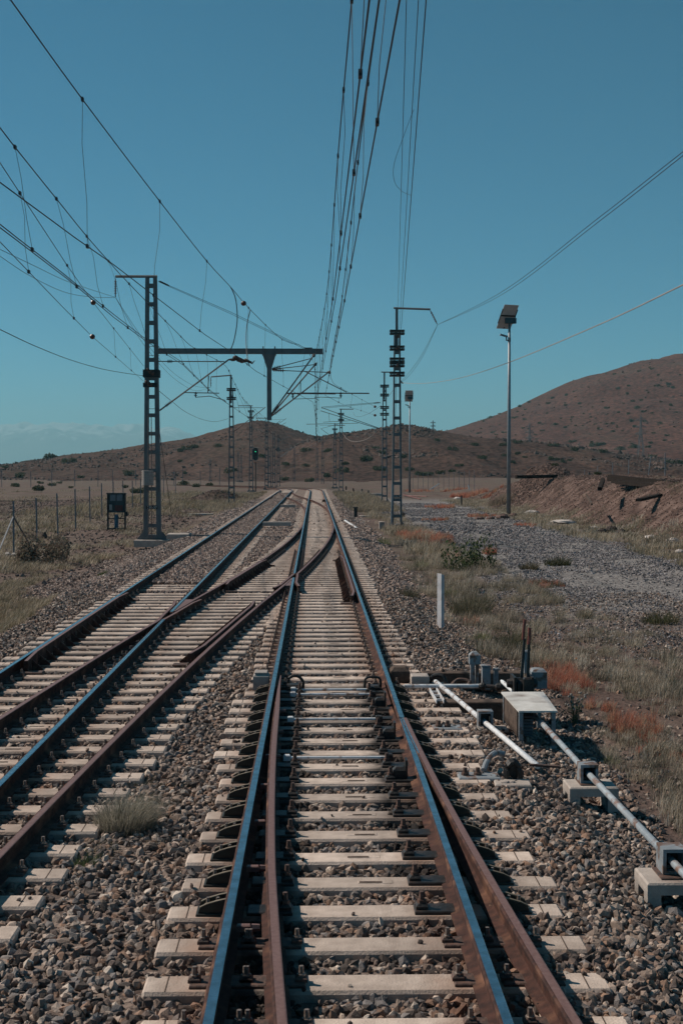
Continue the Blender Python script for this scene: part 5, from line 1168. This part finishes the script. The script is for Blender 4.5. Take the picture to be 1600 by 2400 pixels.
for q in (1064, 1070):
    b = MB(); zz = P(599, q, y).z; b.lathe((x, y - .06, zz), (x, y - .09, zz), [(0, .10), (1, .09)], 14); b.build('lamp', M['lens'], root)
b = MB(); b.box((x + .1, y, P(599, 1083, y).z), (.9, .35, .06)); b.build('platform', M['steel'], root)

# ------------------------------------------------------------------ cabinet
cp = Vector((P(274, 1237, 72).x, 72, gz(P(274, 1237, 72).x, 72))); s = 72 / FPX; root = empty('equipment_cabinet', cp, 'dark equipment cabinet on a frame with pale boxes and a blue ribbed pipe', 'cabinet'); x, y, z = cp
b = MB(); hw = 20 * s; ht = 88 * s
for sx in (-1, 1): b.box((x + sx * hw, y, z + ht / 2), (.07, .3, ht))
b.box((x, y, z + ht - .03), (2 * hw + .12, .34, .06)); b.box((x, y, z + ht * .32), (2 * hw, .06, .05)); b.box((x, y, z + ht * .05), (2 * hw, .3, .07)); b.build('frame', M['black'], root)
b = MB(); b.box((x, y + .05, z + ht * .73), (2 * hw - .08, .22, ht * .5), bev=.02); b.build('case', M['teal'], root)
for sx in (-1, 1):
    b = MB(); b.box((x + sx * .18, y - .10, z + ht * .875), (.30, .10, ht * .17), bev=.015); b.build('meter_box', M['boxgrey'], root)
b = MB(); b.box((x + .13, y - .08, z + ht * .60), (.42, .05, ht * .15)); b.build('panel', M['redpanel'], root)
b = MB(); b.box((x - .30, y - .12, z + ht * .62), (.15, .10, ht * .15), bev=.01); b.build('switch_box', M['weight'], root)
b = MB(); b.box((x + hw + .08, y, z + ht * .44), (.12, .15, .26), bev=.02); b.build('side_box', M['black'], root)
b = MB()
for k in range(14): zz = z + .12 + k * .055; b.lathe((x - .02, y, zz), (x - .02, y, zz + .055), [(0, .095), (.3, .12), (.7, .12), (1, .095)], 12)
b.build('ribbed_pipe', M['bluepipe'], root)
b = MB(); b.tube(smooth([Vector((x + .05, y, z + ht * .42)), Vector((x + .15, y - .1, z + ht * .33)), Vector((x + .3, y - .1, z + ht * .38)), Vector((x + .35, y, z + ht * .5))], 5), .02, 5); b.build('cables', M['black'], root)

# ------------------------------------------------------------------ fences
def fence(label, posts, wires, m='boxgrey', braces=(), w=.06):
    p0 = posts[0][0]; root = empty('wire_fence', p0, label, 'fence')
    for (p, h, lean) in posts:
        b = MB(); b.bar(p - Vector((0, 0, .1)), p + Vector((lean, 0, h)), w, w, up=(0, 1, 0)); b.build('post', M[m], root)
    for (a, c, mm) in braces:
        b = MB(); b.bar(a, c, w * .9, w * .6); b.build('brace', M[mm], root)
    for hz in wires:
        b = MB(); b.tube([p + Vector((lean * hz / h, 0, hz)) for (p, h, lean) in posts], .0016, 4); b.build('wire_strand', M['wire'], root)
    return root
fp = []
for (u, v, ht) in ((33, 1299, 123), (88, 1275.6, 112), (137, 1259, 102.6), (178, 1243, 93.7), (212, 1228, 87.8), (240, 1211.6, 81.8), (266, 1196, 76), (290, 1184, 71), (311, 1174, 66), (330, 1166, 62), (384, 1152, 48), (412, 1148, 43)):
    y = 2.25 * FPX / ht; x = P(u, v, y).x; fp.append((Vector((x, y, gz(x, y))), 2.25 + max(0, (-.9 - gz(x, y))), random.uniform(-.06, .02)))
a0 = fp[0][0]
fence('grey steel fence posts with thin wire strands along the left field', fp, (.5, 1.0, 1.5, 2.1), braces=((a0 + Vector((-.01, -.02, 1.6)), a0 + Vector((-.24, -1.6, .25)), 'steelL'), (a0 + Vector((.01, .02, 1.6)), a0 + Vector((.45, 1.4, .2)), 'steel')))
fp = []
for i, u in enumerate((-60, 5, 73, 122, 176, 230, 265, 319, 408, 429, 470, 515)):
    y = 222 + i * 1.5; x = P(u, 1120, y).x; fp.append((Vector((x, y, gz(x, y) - .1)), 3.1 + random.uniform(-.2, .2), random.uniform(-.06, .06)))
fence('far row of thin pale fence posts before the left hill', fp, (2.8,), m='boxgrey', w=.09)
fp = []
for (u, t) in ((1342, 1108), (1371, 1101), (1402, 1093), (1437, 1085), (1475, 1077), (1520, 1069), (1561, 1061)):
    y = 31 * FPX / (u - 737.5); x = 31.; zt = P(u, t, y).z; g_ = gz(x, y); fp.append((Vector((x, y, min(g_, zt - 2.0))), zt - min(g_, zt - 2.0), .30 if u == 1520 else 0))
fence('fence of thin grey posts behind the earth bank, one post leaning', fp, (1.6,), m='steelL')
fp = []
for i in range(14):
    u = 955 + i * 12; y = 200 - i * 2.5; x = P(u, 1140, y).x; fp.append((Vector((x, y, gz(x, y))), 2.4, 0))
fence('distant mesh fence of thin posts beyond the gravel yard', fp, (.5, 1.2, 2.2), m='boxgrey', w=.05)
for (u, v, h) in ((1003, 1150, 17), (1100, 1149, 12)):
    p = hit(u, v, 60, top=ground_h); b = MB(); b.bar(p, p + Vector((1.6 if u < 1050 else -.2, 0, h * p.y / FPX)), .1, .1); tag(b.build('pale_stake', M['white']), 'pale fallen stake leaning by the distant mesh fence' if u < 1050 else 'short white stake at the foot of the earth bank', 'stake')

# ------------------------------------------------------------------ small posts, slabs and rocks
p = G(1030.5, 1487, -.47); b = MB(); x, y, z = p; hh = 144 * y / FPX; root = empty('marker_post', p, 'white angled marker post in the ballast right of the main track', 'post')
b.box((x - .012, y, z + hh / 2), (.14, .010, hh), rz=R(-60)); b.box((x + .048, y - .045, z + hh / 2 - .01), (.06, .010, hh - .02), rz=R(30)); b.build('post', mat('chalky_post_paint', (.52, .52, .54), (.44, .43, .44), .6, 9, c3=(.3, .24, .2), s3=7, t3=.66), root); b = MB(); b.box((x + .02, y, z + .01), (.30, .2, .05), bev=.02); b.build('base', M['conc2'], root)
for (u, v, h, lab) in ((1081, 1186, 24, 'short black post beside the red weeds at right'), (811, 1148, 8, 'black stub post, leftmost of the four by the right masts'), (829.5, 1156, 11, 'leaning black stub post, second of the four by the right masts'), (848, 1157, 11, 'black stub post, third of the four by the right masts'), (863, 1161, 11, 'black stub post, rightmost of the four by the right masts')):
    p = hit(u, v, 40, top=ground_h); k = p.y / FPX; b = MB(); b.bar(p - Vector((0, 0, .1)), p + Vector((-.12 if 'leaning' in lab else 0, 0, h * k)), 3.2 * k, 3.2 * k, up=(0, 1, 0)); b.box(p + Vector((-.12 if 'leaning' in lab else 0, 0, h * k + .01)), (3.6 * k, 3.6 * k, .03)); tag(b.build('short_post', M['black']), lab, 'post')
def slab(u, v, wpx, dep, th, label, m='conc2', rz=0, name='concrete_slab', zoff=0):
    p = hit(u, v, 8, top=ground_h); w = wpx * p.y / FPX; b = MB(); b.box((p.x, p.y, p.z + th / 2 + zoff), (w, dep, th), rz=rz, bev=.02); b.box((p.x + w * .1, p.y + dep * .1, p.z + th + zoff + .003), (w * .5, dep * .4, .012), rz=rz, bev=.008); return tag(b.build(name, M[m]), label, 'slab')
slab(649, 1238, 66, .28, .20, 'loose pale sleeper lying across the ballast between the tracks', zoff=.12)
slab(675, 1193, 36, .28, .20, 'farther loose sleeper lying between the tracks', zoff=.12)
slab(420, 1262, 52, 1.2, .22, 'concrete slab in the grass right of the left mast foot')
slab(520, 1186, 40, .8, .12, 'long concrete strip at the second left mast foot'); slab(470, 1208, 60, .5, .14, 'low concrete curb in the straw on the left verge'); slab(880, 1162, 34, 1.0, .3, 'concrete block beside the stub posts at right'); slab(862, 1212, 40, .6, .1, 'thin pale slab in the straw left of the tall right mast'); slab(894, 1240, 12, .5, .4, 'small pale concrete stub left of the tall right mast')
p = G(1100, 1420, -.46); b = MB(); b.box((p.x + 1.0, p.y - 1.0, p.z + .02), (.3, .25, .03)); 
b = MB(); b.tube([P(808, 1220, 70), P(822, 1229, 67.5), P(836, 1238, 65)], .05, 6); tag(b.build('point_rod', M['rods']), 'pale signal rod lying beside the main track before the tall right mast', 'rod')
b = MB(); b.bar(P(833, 1204, 76) - Vector((0, 0, .2)), P(833, 1204, 76) + Vector((0, 0, .35)), .2, .16); b.box(P(833, 1204, 76) + Vector((0, 0, .36)), (.3, .22, .06)); tag(b.build('short_post', M['black']), 'dark stub beside the pale signal rod', 'post')
for (a, c) in (((945, 1163), (985, 1172)), ((950, 1165), (1000, 1166))):
    b = MB(); b.tube([hit(*a, 60, top=ground_h) + Vector((0, 0, .15)), hit(*c, 60, top=ground_h) + Vector((0, 0, .1))], .06, 6); tag(b.build('red_pipe', M['redh']), 'dark red pipe on the ground right of the tall mast, ' + ('slanting' if a[0] == 945 else 'level'), 'pipe')

def rock(u, v, wpx, hpx, m, label, name='rock', grp=None):
    p = hit(u, v, 8, top=ground_h); k = p.y / FPX; b = MB(); b.ball((0, 0, 0), 1, seg=9, rings=6, jit=.16)
    for _ in range(2 if wpx > 30 else 1): b.ball((random.uniform(-.4, .4), random.uniform(-.3, .3), random.uniform(-.1, .1)), .75, seg=8, rings=5, jit=.2)
    o = b.build(name, M[m]); o.location = (p.x, p.y, p.z + hpx * k * .22); o.scale = (wpx * k / 2, wpx * k * .38, hpx * k * .62); o.rotation_euler = (0, 0, random.uniform(-.3, .3)); return tag(o, label, 'rock', grp)
for (u, v, w, h, m, lab) in ((1122, 1218, 24, 9, 'rockred', 'flat red rock, leftmost in the row at the tall lamp post'), (1148, 1217, 22, 9, 'rockred', 'flat red rock, second in the row at the tall lamp post'), (1176, 1216, 32, 14, 'rockred', 'red rock just left of the tall lamp post foot'), (1203, 1213, 26, 12, 'rockred', 'red rock just right of the tall lamp post foot'), (1245, 1204, 32, 10, 'rockwhite', 'white rock in the straw right of the tall lamp post'), (1318, 1226, 56, 10, 'rockwhite', 'long white rock at the foot of the earth bank'), (1392, 1240, 24, 8, 'rockwhite', 'small white rock left of the dark rubble'), (1575, 1275, 34, 18, 'rockwhite', 'pale square rock below the leaning beams'), (1592, 1296, 22, 10, 'rockwhite', 'white rock at the right edge below the bank'), (1525, 1262, 30, 10, 'rockwhite', 'pale rock by the foot of the leaning beams'), (1073, 1172, 24, 9, 'rockwhite', 'white rock beside the short black post'), (1118, 1180, 14, 5, 'rockwhite', 'small white rock beyond the red weeds'), (1410, 1249, 26, 13, 'rockdark', 'dark rubble lump, left in the heap below the bank'), (1432, 1246, 28, 16, 'rockdark', 'dark rubble lump, middle of the heap below the bank'), (1455, 1250, 24, 11, 'rockdark', 'dark rubble lump, right in the heap below the bank'), (943, 1212, 14, 14, 'rockdark', 'dark jagged rock right of the tall right mast'), (18, 1302, 20, 9, 'rockwhite', 'white rock at the foot of the first fence post'), (35, 1302, 16, 8, 'rockwhite', 'pale rock right of the first fence post'), (157, 1255, 12, 8, 'rockred', 'reddish rock by the third fence post'), (105, 1262, 14, 17, 'timber', 'weathered stump between the fence posts')): rock(u, v, w, h, m, lab)
# timbers on the bank
def beam(a, c, w, h, label, m='blacktimber', ya=None, yc=None, up=(0, 0, 1)):
    pa = hit(*a, 30, top=ground_h) if ya is None else P(*a, ya); pc = hit(*c, 30, top=ground_h) if yc is None else P(*c, yc)
    b = MB(); b.bar(pa, pc, w, h, up=up); b.bar(pa.lerp(pc, .02) + Vector((0, 0, h * .5 + .004)), pa.lerp(pc, .06) + Vector((0, 0, h * .5 + .004)), w * .7, .012); tag(b.build('old_timber', M[m]), label, 'timber')
beam((1208, 1118), (1322, 1115.5), .28, .26, 'long dark timber lying at the foot of the spoil heap', ya=104, yc=106)
for k, (a, c, ya, yc) in enumerate((((1428, 1117), (1594, 1134), 80, 72), ((1436, 1127), (1592, 1141), 79, 71.5), ((1426, 1123), (1560, 1133), 81.5, 76), ((1446, 1130), (1584, 1143), 78, 70.8))):
    beam(a, c, .30, .24, ['topmost dark plank of the stack on the earth bank', 'lowest dark plank of the stack on the earth bank', 'rear dark plank of the stack on the earth bank', 'front dark plank of the stack on the earth bank'][k], ya=ya, yc=yc)
beam((1492, 1252), (1588, 1192), .32, .2, 'upper dark beam leaning on the earth bank', ya=64, yc=68); beam((1500, 1246), (1566, 1190), .3, .2, 'lower dark beam leaning on the earth bank', ya=65, yc=68.5)
beam((1404, 1146), (1412, 1124), .22, .2, 'short upright timber stuck in the earth bank', ya=73, yc=76); beam((1495, 1172), (1545, 1160), .3, .14, 'dark board half buried in the earth bank', ya=66, yc=69); beam((1374, 1162), (1386, 1182), .10, .1, 'broken stick on the slope of the earth bank', m='timber', ya=74, yc=70)

# ------------------------------------------------------------------ pylons
def pylon(u, vb, vt, Y, label):
    p = P(u, vb, Y); z = float(H(np.array([p.x]), np.array([Y]))[0]); top = P(u, vt, Y).z; h = top - z; w = h * .16; x = p.x; root = empty('pylon', (x, Y, z), label, 'pylon'); r = .22 * Y / 1000
    for sx in (-1, 1):
        for sy in (-1, 1):
            b = MB(); b.tube([(x + sx * w / 2, Y + sy * w / 2, z - 1), (x + sx * w * .14, Y + sy * w * .14, z + h * .6), (x, Y, top)], r, 4); b.build('leg', M['steel'], root)
    for k in range(6):
        t0, t1 = k * .11, (k + 1) * .11; a = w * (.5 - .36 * t0 / .6) if t0 < .6 else w * .1; c = w * (.5 - .36 * t1 / .6)
        b = MB(); b.tube([(x - a, Y - a, z + h * t0), (x + c, Y - c, z + h * t1)], r * .7, 4); b.tube([(x + a, Y - a, z + h * t0), (x - c, Y - c, z + h * t1)], r * .7, 4); b.build('brace', M['steel'], root)
    for t in (.64, .77, .9):
        l = w * .62 * (1.3 - .3 * t); b = MB(); b.tube([(x - l, Y, z + h * t), (x + l, Y, z + h * t)], r, 4); b.tube([(x - l, Y, z + h * t), (x, Y, z + h * (t + .05)), (x + l, Y, z + h * t)], r * .7, 4); b.build('arm', M['steel'], root)
pylon(1014, 1012, 985, 900, 'tiny pylon on the skyline between the two right hills')
pylon(1500, 1052, 972, 600, 'tall thin pylon before the big right hill')
pylon(1240, 1033, 990, 640, 'smaller pylon at the foot of the big right hill')
# ------------------------------------------------------------------ switch gear at right
def onz(u, v, z): return G(u, v, z)
def thing(name, label, cat, at, mb, m, smooth=False):
    o = mb.build(name, M[m] if isinstance(m, str) else [M[k] for k in m], smooth=smooth); return tag(o, label, cat)
# bearers
def bearer(x0, x1, y, w, h, ztop, label, m='timber'):
    b = MB(); b.box(((x0 + x1) / 2, y, ztop - h / 2), (x1 - x0, w, h), bev=.012)
    for x in (x0 + .3, x1 - .25): b.lathe((x, y, ztop), (x, y, ztop + .045), [(0, .03), (.6, .03), (.61, .016), (1, .016)], 6)
    tag(b.build('timber_bearer', M[m]), label, 'bearer')
bearer(1.52, 2.95, 18.45, .24, .24, -.13, 'far dark timber bearer under the switch levers')
bearer(1.50, 2.75, 16.15, .24, .24, -.13, 'near dark timber bearer reaching the white table')
# table
root = empty('switch_table', (2.47, 15., -.33), 'white steel table standing over the switch rods right of the track', 'table')
b = MB(); zt = .07
b.add([(2.27, 14.38, zt), (2.70, 14.38, zt), (2.76, 15.62, zt), (2.25, 15.62, zt), (2.27, 14.38, zt - .02), (2.70, 14.38, zt - .02), (2.76, 15.62, zt - .02), (2.25, 15.62, zt - .02)], [(0, 1, 2, 3), (7, 6, 5, 4), (0, 4, 5, 1), (1, 5, 6, 2), (2, 6, 7, 3), (3, 7, 4, 0)]); b.build('table_top', M['offwhite'], root)
for (x, y, zb) in ((2.30, 14.43, -.36), (2.665, 14.43, -.44), (2.29, 15.58, -.3), (2.70, 15.58, -.36)):
    b = MB(); b.box((x, y, (zt - .024 + zb) / 2), (.045, .045, zt - .024 - zb)); b.build('leg', M['greypaint'], root)
b = MB(); b.box((2.275, 15.0, -.10), (.012, .98, .30)); b.build('side_sheet', M['timber'], root)
b = MB(); b.box((2.49, 15.50, -.12), (.34, .012, .28)); b.build('back_sheet', M['black'], root)
b = MB()
for k in range(8): b.box((2.40 + .002 * k, 14.95, -.34 + k * .036), (.2, .22, .026), bev=.004)
b.build('weight_stack', M['boxgrey'], root)
# lever frame
root = empty('switch_lever', (2.62, 16.3, -.2), 'dark hand lever frame with two red brown handles behind the white table', 'lever'); x, y = 2.62, 16.3
b = MB(); b.box((x, y, -.13), (.42, .7, .06), bev=.01); b.box((x - .12, y, .02), (.03, .34, .28)); b.box((x + .10, y, .02), (.03, .34, .28)); b.box((x - .01, y - .1, .0), (.16, .16, .22), bev=.03); b.lathe((x - .2, y, .06), (x + .18, y, .06), [(0, .05), (.3, .075), (.7, .075), (1, .05)], 10); b.box((x + .02, y - .22, .06), (.1, .1, .22), bev=.02); b.build('base', M['dark'], root)
lv = MB(); lv.bar((x - .02, y, .06), (x + .03, y + .06, .62), .038, .04, w1=.03, h1=.03); la = lv.build('lever_arm', M['dark'], root)
h_ = MB(); h_.tube([(x + .01, y + .06, .60), (x + .02, y + .065, .72), (x + .035, y + .07, .86)], .019, 8); h_.build('handle', M['redh'], la)
lv = MB(); lv.bar((x + .06, y - .02, .06), (x + .08, y + .02, .56), .034, .036, w1=.028, h1=.028); la = lv.build('lever_arm', M['dark'], root)
h_ = MB(); h_.tube([(x + .075, y + .02, .55), (x + .085, y + .03, .64), (x + .09, y + .03, .76)], .022, 8); h_.build('handle', M['redh'], la)
b = MB(); b.box((x + .24, y + .3, .08), (.20, .26, .24), bev=.03); b.bar((x + .1, y + .2, .12), (x + .2, y + .28, .12), .05, .05); b.build('counterweight', M['greypaint'], root)
b = MB(); b.box((x + .13, y + .5, .26), (.07, .08, .3), bev=.02); b.build('lock_box', M['greypaint'], root)
# grey stub post pair
root = empty('rod_crank_post', (2.2, 17.85, -.26), 'grey stub post with rounded head behind the switch rods', 'post')
b = MB(); b.box((2.17, 17.85, -.08), (.055, .10, .36)); b.box((2.24, 17.88, -.09), (.04, .09, .34)); b.build('post', M['greypaint'], root)
b = MB(); b.box((2.20, 17.85, .16), (.15, .15, .17), bev=.045); b.build('head', M['greypaint'], root)
b = MB(); b.box((2.325, 17.6, -.08), (.11, .12, .30), bev=.012); b.box((2.325, 17.6, .085), (.13, .14, .025)); tag(b.build('grey_stand', M['greypaint']), 'flat grey stand right of the stub post head', 'stand')
b = MB(); b.box((2.475, 17.7, -.09), (.06, .08, .24), bev=.012); b.box((2.475, 17.65, .03), (.1, .06, .03), bev=.01); tag(b.build('grey_stand', M['greypaint']), 'small grey stand next to the lever frame', 'stand')
# rods
def rod(pts, r, m, label, n=12):
    b = MB(); b.tube(pts, r, n); b.lathe(pts[0], Vector(pts[0]) + (Vector(pts[0]) - Vector(pts[1])).normalized() * .06, [(0, r * 1.0), (.1, r * .7), (1, r * .6)], n)
    o = b.build('point_rod', M[m], smooth=False); return tag(o, label, 'rod')
A = Vector((1.62, 17.35, -.09)); Bp = Vector((1.955, 14.9, -.13)); C = Vector((2.215, 12.82, -.19))
rod([A, A.lerp(C, .5), C], .030, 'rods', 'bright white rod slanting from the track through a steel guide')
rod([Vector((2.53, 15.6, -.08)), Vector((2.535, 12.0, -.06)), Vector((2.565, 9.3, -.05)), Vector((2.60, 6.0, -.05))], .029, 'greyrod', 'long grey rod running under the table towards the camera')
rod([Vector((1.18, 17.05, -.10)), Vector((2.16, 17.05, -.10))], .028, 'rods', 'white horizontal rod leaving the switch blade')
rod([Vector((2.45, 16.9, -.02)), Vector((2.52, 16.1, -.06))], .026, 'rods', 'short white rod joining the levers')
b = MB(); b.lathe((2.16, 17.05, -.10), (2.62, 16.9, -.10), [(0, .03), (.08, .05), (.15, .05), (.2, .028), (.45, .028), (.5, .055), (.62, .055), (.66, .03), (1, .025)], 10); tag(b.build('rod_joint', M['dark']), 'dark greasy joint at the end of the horizontal rod', 'joint')
b = MB(); b.tube(smooth([Vector((1.55, 17.5, -.17)), Vector((1.6, 17.5, -.04)), Vector((1.72, 17.45, -.03)), Vector((1.78, 17.4, -.16))], 5), .028, 8); b.box((1.66, 17.45, -.15), (.3, .2, .05), bev=.015); tag(b.build('crank', M['dark']), 'dark crank at the far end of the slanting white rod', 'crank')
b = MB(); b.tube(smooth([Vector((1.85, 17.55, -.18)), Vector((1.95, 17.6, -.11)), Vector((2.1, 17.55, -.13)), Vector((2.02, 17.45, -.2))], 5), .03, 8); tag(b.build('crank', M['clip']), 'rusty crank lying between the bearers', 'crank')
def guide(c, w, h, dp, m, label):
    b = MB(); x, y, z = c; t = .025
    b.box((x - w / 2 + t / 2, y, z), (t, dp, h)); b.box((x + w / 2 - t / 2, y, z), (t, dp, h)); b.box((x, y, z + h / 2 - t / 2), (w - 2 * t, dp - .006, t)); b.box((x, y, z - h / 2 + t / 2), (w - 2 * t, dp - .006, t))
    b.lathe((x - w / 2 + t, y - dp * .2, z - .05), (x + w / 2 - t, y - dp * .2, z - .05), [(0, .022), (1, .022)], 8, 1); b.lathe((x - w / 2 + t, y + .0, z + .055), (x + w / 2 - t, y, z + .055), [(0, .018), (1, .018)], 8, 1)
    b.box((x, y + dp * .3, z), (w - 2 * t - .004, .01, h - 2 * t - .004), 1)
    tag(b.build('rod_guide', [M[m], M['dark']]), label, 'rod guide')
def bridge_block(x0, x1, y, dp, zt, zb, label):
    b = MB(); th = .085; lw = .10
    b.box(((x0 + x1) / 2, y, zt - th / 2), (x1 - x0, dp, th), bev=.012)
    for s in (-1, 1):
        for q in (-1, 1): b.box(((x0 + lw / 2) if s < 0 else (x1 - lw / 2), y + q * (dp / 2 - .055), (zt - th + zb) / 2 - .001), (lw - .004, .105, zt - th - zb))
    b.box(((x0 + x1) / 2, y + .02, zt + .006), (.22, dp * .7, .012), 1); tag(b.build('concrete_block', [M['conc2'], M['clip']]), label, 'concrete block')
guide((2.535, 11.98, -.055), .165, .175, .17, 'greypaint', 'grey box guide on the first bridge block, carrying the long rod')
bridge_block(2.33, 2.78, 11.95, .34, -.15, -.42, 'bridge shaped concrete block under the first grey guide')
guide((2.575, 9.28, -.045), .17, .18, .19, 'greypaint', 'nearest grey box guide at the right edge of the picture')
bridge_block(2.34, 2.80, 9.22, .38, -.15, -.45, 'nearest bridge shaped concrete block at the right edge')
guide((1.957, 14.88, -.11), .17, .19, .16, 'greypaint', 'steel box guide holding the slanting white rod')
b = MB(); b.box((1.90, 14.86, -.225), (.62, .22, .04), bev=.012); tag(b.build('base_plate', M['conc2']), 'flat plate beneath the guide of the slanting rod', 'plate')
# plates with bolts
def plate(x0, x1, y, dp, zt, label, bolts, skew=0.0, m='greypaint'):
    b = MB(); b.box(((x0 + x1) / 2, y, zt - .02), (x1 - x0, dp, .04), 0, bev=.012)
    for bx in bolts: b.lathe((bx, y, zt), (bx, y, zt + .07), [(0, .038), (.35, .038), (.36, .022), (1, .02)], 6, 1)
    tag(b.build('base_plate', [M[m], M['clip']]), label, 'plate')
plate(1.33, 1.66, 14.62, .24, -.15, 'bolted grey plate at the sleeper end beside the slanting rod', (1.40, 1.50))
plate(1.36, 1.76, 12.30, .26, -.15, 'nearer bolted grey plate beside the curved pipe', (1.43, 1.55))
b = MB(); b.box((1.85, 12.08, -.19), (.34, .24, .05), rz=-.06, bev=.012); tag(b.build('base_plate', M['conc2']), 'pale plate under the black horseshoe fitting', 'plate')
b = MB(); b.tube(smooth([Vector((1.62, 12.4, -.13)), Vector((1.66, 12.5, -.08)), Vector((1.72, 12.65, -.05)), Vector((1.80, 12.8, -.05)), Vector((1.88, 12.85, -.07))], 6), .028, 9); tag(b.build('bent_pipe', M['greypaint']), 'bent grey pipe arching from the nearer bolted plate', 'pipe')
b = MB(); pts = [Vector((1.88 + .065 * math.cos(a), 12.25, -.13 + .12 * math.sin(a))) for a in np.linspace(0, math.pi, 9)]
for q in (-.04, .04): b.tube([Vector((1.945, 12.25 + q, -.17))] + [v + Vector((0, q, 0)) for v in pts] + [Vector((1.815, 12.25 + q, -.17))], .026, 7)
b.box((1.88, 12.3, -.11), (.09, .06, .16)); tag(b.build('crank', M['black']), 'black horseshoe crank fitting on the pale plate', 'crank')
b = MB(); b.bar((2.12, 12.75, -.16), (2.42, 12.70, -.17), .045, .02); tag(b.build('flat_bar', M['clip']), 'rusty flat bar at the lower end of the slanting rod', 'bar')
# boxes at the rails
b = MB(); b.box((1.17, 17.9, -.065), (.26, .30, .20), bev=.05); tag(b.build('lock_cover', M['timber']), 'brown cover box against the right main rail', 'box')
b = MB(); b.box((1.42, 17.55, -.10), (.24, .26, .15), bev=.012); tag(b.build('lock_cover', M['conc2']), 'pale box beside the brown cover box', 'box')
b = MB(); b.box((-.715, 17.35, -.065), (.21, .30, .21), bev=.035); b.box((-.715, 17.35, .05), (.17, .25, .02), bev=.006); tag(b.build('lock_cover', M['weight']), 'light grey cover box against the left main rail', 'box')
for (y, lab) in ((17.25, 'dark clamp at the left blade toe'),):
    b = MB(); b.tube(smooth([Vector((-.36, y, -.15)), Vector((-.34, y, -.02)), Vector((-.24, y, .01)), Vector((-.16, y, -.06)), Vector((-.16, y, -.16))], 5), .02, 8); b.box((-.28, y - .1, -.12), (.2, .2, .08), bev=.02); tag(b.build('blade_clamp', M['dark']), lab, 'clamp')
b = MB(); b.tube(smooth([Vector((.66, 17.2, -.17)), Vector((.67, 17.2, -.03)), Vector((.75, 17.2, -.0)), Vector((.86, 17.2, -.02)), Vector((.87, 17.2, -.14))], 5), .017, 8); b.box((.78, 17.1, -.12), (.16, .2, .06), bev=.02); tag(b.build('blade_clamp', M['dark']), 'dark clamp at the right blade toe', 'clamp')
for (y, lab) in ((16.6, 'white stretcher rod between the blades near the toe'), (14.95, 'second white stretcher rod between the switch blades'), (12.95, 'third white stretcher rod between the switch blades'), (16.95, 'pale drive rod crossing under the main track')):
    b = MB(); b.tube([(-.28, y, -.125), (.72, y, -.125)], .017, 8); b.box((-.28, y, -.12), (.07, .06, .06), bev=.01); b.box((.74, y, -.12), (.08, .07, .07), 1, bev=.01); tag(b.build('stretcher_rod', [M['rods'], M['dark']]), lab, 'rod')
for y in (15.9, 14.0, 12.2):
    b = MB(); b.box((.80, y, -.10), (.13, .12, .12), bev=.03); b.box((.86, y, -.05), (.02, .14, .16)); tag(b.build('blade_bracket', M['dark']), {15.9: 'farthest dark bracket on the right switch blade', 14.0: 'middle dark bracket on the right switch blade', 12.2: 'nearest dark bracket on the right switch blade'}[y], 'bracket')
b = MB()
for s in (-1, 1): b.bar((1.55 + s * .045, 16.0, -.115), (1.53 + s * .045, 16.75, -.095), .012, .05)
for yy in (16.1, 16.4, 16.65): b.box((1.54, yy, -.11), (.08, .02, .03))
tag(b.build('rod_bracket', M['rods']), 'pale twin bracket over the near bearer by the rail', 'bracket')
# spacer bars on the left stock rail side between stock and blade
for k in range(7):
    y = 8.0 + k * 1.2; d = div(y); b = MB(); b.box((EL + .10, y, -.075), (.09, .05, .04), bev=.006); b.lathe((EL + .15, y, -.075), (EL + .2, y, -.075), [(0, .026), (1, .022)], 6); tag(b.build('distance_stud', M['rusttop']), 'rusty stud between the left stock rail and the open blade', 'stud', 'studs beside the open left blade')

# ------------------------------------------------------------------ haze
HZ = True
if HZ:
    b = MB(); b.box((0, 200, 0), (20840 + 200, 20840 + 400, 10)); 
    vs = [(-18000, -600, -4.5), (18000, -600, -4.5), (18000, 18200, -4.5), (-18000, 18200, -4.5), (-18000, -600, 760), (18000, -600, 760), (18000, 18200, 760), (-18000, 18200, 760)]
    b = MB(); b.add(vs, [(3, 2, 1, 0), (4, 5, 6, 7), (0, 1, 5, 4), (1, 2, 6, 5), (2, 3, 7, 6), (3, 0, 4, 7)])
    hz = bpy.data.materials.new('haze_air'); hz.use_nodes = True; nt = hz.node_tree; nt.nodes.remove(nt.nodes['Principled BSDF'])
    pv = nt.nodes.new('ShaderNodeVolumePrincipled'); pv.inputs['Color'].default_value = (.46, .89, 1.0, 1); pv.inputs['Density'].default_value = 1.3e-4; pv.inputs['Anisotropy'].default_value = .1
    nt.links.new(pv.outputs[0], nt.nodes['Material Output'].inputs['Volume'])
    tag(b.build('haze', hz), kind='stuff')
